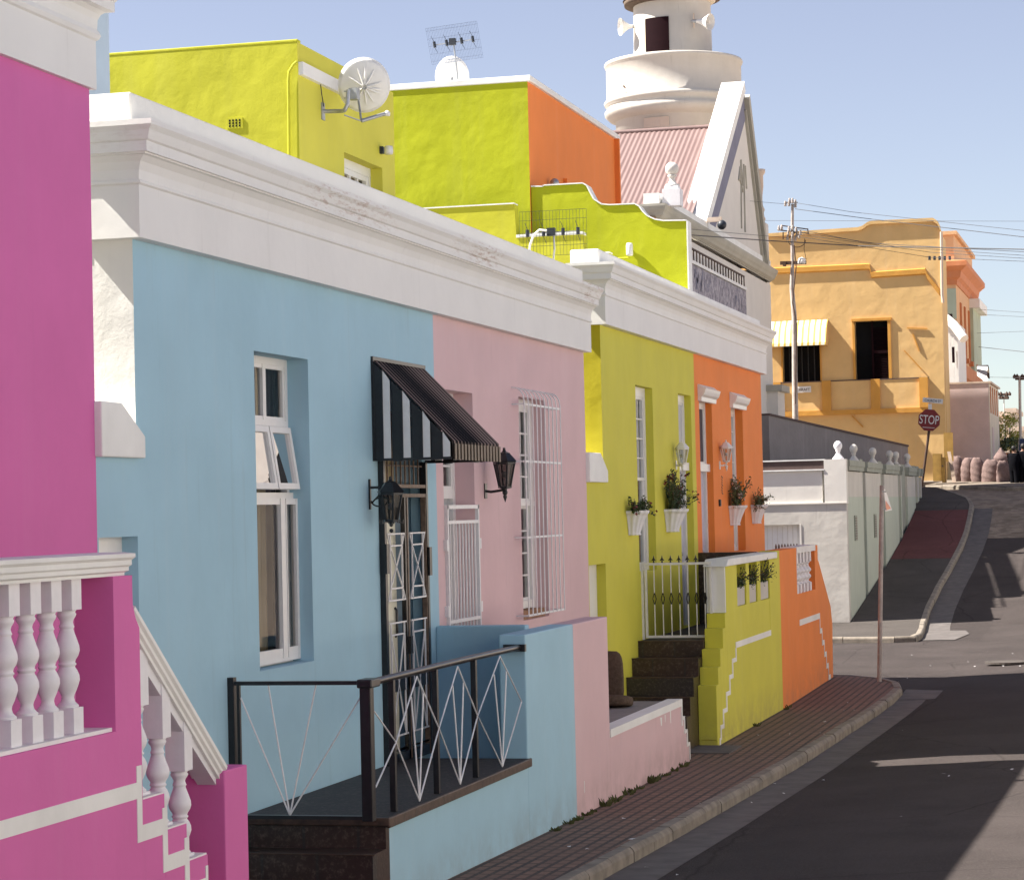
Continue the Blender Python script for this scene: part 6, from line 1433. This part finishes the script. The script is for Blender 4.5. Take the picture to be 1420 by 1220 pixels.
def skin_body(name,J,E,mat,parent):
    me=bpy.data.meshes.new(name); me.from_pydata([j[0] for j in J],E,[]); o=bpy.data.objects.new(name,me); C.objects.link(o)
    s=o.modifiers.new('skin','SKIN'); s.use_smooth_shade=True; sv=me.skin_vertices[0].data
    for v,j in zip(sv,J): v.radius=(j[1],j[1]*(j[2] if len(j)>2 else 1))
    sv[0].use_root=True; o.modifiers.new('sub','SUBSURF').levels=1; o.modifiers['sub'].render_levels=1
    bpy.context.view_layer.update(); m2=bpy.data.meshes.new_from_object(o.evaluated_get(bpy.context.evaluated_depsgraph_get())); bpy.data.objects.remove(o)
    m2.materials.clear(); m2.materials.append(M[mat]); o=bpy.data.objects.new(name,m2); C.objects.link(o); o.parent=parent; o.matrix_parent_inverse=world(parent).inverted()
    return o
def person(label,u,v,y,h,turn=0):
    b=P(u,v,y=y); t=thing('person',label,'person',b); s=h/1.7
    def p(x,yy,z): c,sn=math.cos(turn),math.sin(turn); return (b.x+(x*c-yy*sn)*s,b.y+(x*sn+yy*c)*s,b.z+z*s)
    J=[(p(0,0,.93),.15),(p(0,0,1.15),.14),(p(0,.0,1.36),.15),(p(0,0,1.46),.065),(p(0,-.02,1.55),.075),(p(0,-.01,1.64),.085)]
    E=[(0,1),(1,2),(2,3),(3,4),(4,5)]
    for sx in (-1,1):
        k=len(J); J+= [(p(sx*.09,0,.82),.095),(p(sx*.10,-.01,.48),.065),(p(sx*.10,.01,.10),.042),(p(sx*.11,-.13,.03),.035)]; E+=[(0,k),(k,k+1),(k+1,k+2),(k+2,k+3)]
        k=len(J); J+= [(p(sx*.18,0,1.40),.06),(p(sx*.24,-.0,1.13),.045),(p(sx*.20,-.12,.92),.035),(p(sx*.18,-.17,.88),.03)]; E+=[(2,k),(k,k+1),(k+1,k+2),(k+2,k+3)]
        for f in range(5):
            q=len(J); J.append((p(sx*(.15+.014*f),-.21,.86-.012*abs(f-2)),.009)); J.append((p(sx*(.15+.014*f),-.235,.83),.008)); E+=[(k+3,q),(q,q+1)]
    body=skin_body('body',J,E,'skin',t)
    JC=[(p(0,0,.93),.18),(p(0,0,1.15),.165),(p(0,0,1.36),.17),(p(0,0,1.44),.09)]; EC=[(0,1),(1,2),(2,3)]
    for sx in (-1,1):
        k=len(JC); JC+=[(p(sx*.09,0,.82),.12),(p(sx*.10,-.01,.48),.095),(p(sx*.10,.01,.10),.08)]; EC+=[(0,k),(k,k+1),(k+1,k+2)]
        k=len(JC); JC+=[(p(sx*.18,0,1.39),.085),(p(sx*.24,0,1.13),.07),(p(sx*.205,-.10,.95),.055)]; EC+=[(2,k),(k,k+1),(k+1,k+2)]
    skin_body('dark_clothes',JC,EC,'cloth_black',t)
    m=MB()
    for i,(a,e) in enumerate(((.0,0),)): 
        c=Vector(p(0,.02,1.645)); m.sphere(c,.105*s,12,(1,1.05,1.12))
    m.build('hair','hair',t)
    for sx in (-1,1): MB().sphere(p(sx*.105,-.06,.045),.05*s,10,(1,2.3,.9)).build('shoe','shoe',t)
    f=Vector(p(0,-.115,1.575)); g=MB().sphere(f,.014*s,6); g.build('nose','skin',body); g=MB(); 
    for sx in (-1,1): g.sphere(p(sx*.03,-.1,1.60),.009*s,6)
    g.build('eyes','signblack',body); MB().sphere(p(0,-.1,1.535),.02*s,8,(1.2,.4,.35)).build('mouth','redflower',body)
person('person in long black clothes standing in front of the sacks, facing away',1407.5,677.5,80.5,1.34*1.0,2.6)
person('second person in black at the very right edge of the photo',1421,679,80.5,1.45,2.9)
CR=thing('parked_car','dark blue car at the right edge behind the people','car',P(1428,655,y=92)); b=P(1410,640,y=92); x0=b.x; z0=3.62
prof=[(0,.35),(0,.75),(.15,.95),(.9,1.05),(1.5,1.5),(2.9,1.52),(3.6,1.05),(4.2,.95),(4.3,.7),(4.3,.35)]
MB().prism([(92+a,z0+c_) for a,c_ in prof],'x',x0,x0+1.7).build('body','carpaint',CR,bevel=.06)
MB().add([(x0+.15,92+.93,z0+1.09),(x0+1.55,92+.93,z0+1.09),(x0+1.45,92+1.45,z0+1.47),(x0+.25,92+1.45,z0+1.47)],[(0,1,2,3)]).build('windscreen','glass',CR)
for yy in (.8,3.5):
    for xx in (x0+.0,x0+1.55):
        k=MB().tube([(xx,92+yy,z0+.32),(xx+.18,92+yy,z0+.32)],.32,20).build('wheel','rubber',CR); MB().tube([(xx-.01,92+yy,z0+.32),(xx+.19,92+yy,z0+.32)],.18,14).build('hub','hub',k)
for xx in (x0+.15,x0+1.3): MB().box(xx,xx+.28,91.98,92.02,z0+.6,z0+.75).build('headlight','signwhite',CR)

# ================================================================== OPPOSITE SIDE OF THE STREET (unseen, put in to bounce sunlight onto the near fronts)
for i,(a,b,col,h) in enumerate(((-14,2,'opp',6.2),(2.2,17,'opp',5.8),(17.2,33,'opp',6.0),(33.2,41,'sand',5.6),(52.5,72,'opp',7.5))):
    xo=4.45
    zb=min(zg(a),zg(b))-.3; H=h+max(zg(a),zg(b))*(.9)
    t=thing('row_house',['unseen pale row house behind the viewer','unseen pale row house beside the viewer','long unseen pale row house across the street','unseen sand row house on the opposite corner','tall unseen pale house beyond the side street, opposite side'][i],'house',(xo,(a+b)/2,0),'row houses on the opposite side')
    hs=[]; n=int((b-a)/3)
    for k in range(n): yy=a+(b-a)*(k+.5)/n; hs.append((yy-.5,yy+.5,1.2+zg(a),3.6+zg(a)))
    m=MB().wallx(-xo,-b,-a,zb,H,[(-h_[1],-h_[0],h_[2],h_[3]) for h_ in hs]); m.v=[(-x,-y,z) for x,y,z in m.v]; m.build('front_wall',col,t)
    MB().box(xo+.2,xo+9,a,b,zb,H-.4).build('body','cream',t) if False else MB().box(xo+.5,xo+9,a+.01,b-.01,zb,H-.5).build('body',col,t)
    MB().box(xo-.2,xo+.4,a,b,H-.5,H-.25).build('cornice','white',t)
    mw=MB()
    for h_ in hs: mw.box(xo+.14,xo+.18,h_[0],h_[1],h_[2],h_[3])
    mw.each('window','dkblue',t)
struct(MB().box(3.0,4.4,-20,41,-.2,.12).build('opposite_pavement','gutter'))

# ================================================================== LIGHT, SKY, CAMERA
L=Vector((1,.20,-1.19)).normalized()
sun=bpy.data.lights.new('sun','SUN'); sun.energy=SUN_E; sun.angle=math.radians(.53); sun.color=(1,.94,.85)
so_=bpy.data.objects.new('sun',sun); C.objects.link(so_); so_.rotation_euler=L.to_track_quat('-Z','Y').to_euler(); so_.location=(-40,-10,60)
el=math.asin(-L.z); az=math.atan2(-L.x,-L.y)
w=bpy.data.worlds.new('World'); S.world=w; w.use_nodes=True; n=w.node_tree.nodes; l=w.node_tree.links
sk=n.new('ShaderNodeTexSky'); sk.sky_type='NISHITA'; sk.sun_disc=False; sk.sun_elevation=el; sk.sun_rotation=az; sk.air_density=.9; sk.dust_density=.3; sk.ozone_density=1.2
hs=n.new('ShaderNodeHueSaturation'); hs.inputs['Saturation'].default_value=SKY_SAT; hs.inputs['Value'].default_value=1; hs.inputs['Hue'].default_value=.52
l.new(sk.outputs[0],hs.inputs['Color']); l.new(hs.outputs[0],n['Background'].inputs[0]); n['Background'].inputs[1].default_value=SKY_E
cam=bpy.data.cameras.new('camera'); co=bpy.data.objects.new('camera',cam); C.objects.link(co); S.camera=co
cam.sensor_width=36; cam.lens=36*F/1420; cam.clip_end=3000; cam.clip_start=.1
# rows XC.. give world axes in camera coordinates (x right, y down, z forward)
Rw=Matrix(((XC.x,-XC.y,-XC.z),(YC.x,-YC.y,-YC.z),(ZC.x,-ZC.y,-ZC.z)))
co.matrix_world=Matrix.Translation((0,0,CZ)) @ Rw.to_4x4()
S.view_settings.view_transform='Standard'; S.view_settings.look='None'; S.view_settings.gamma=1; S.view_settings.exposure=EXPO
S.render.engine='CYCLES'; S.cycles.max_bounces=8; S.cycles.diffuse_bounces=5
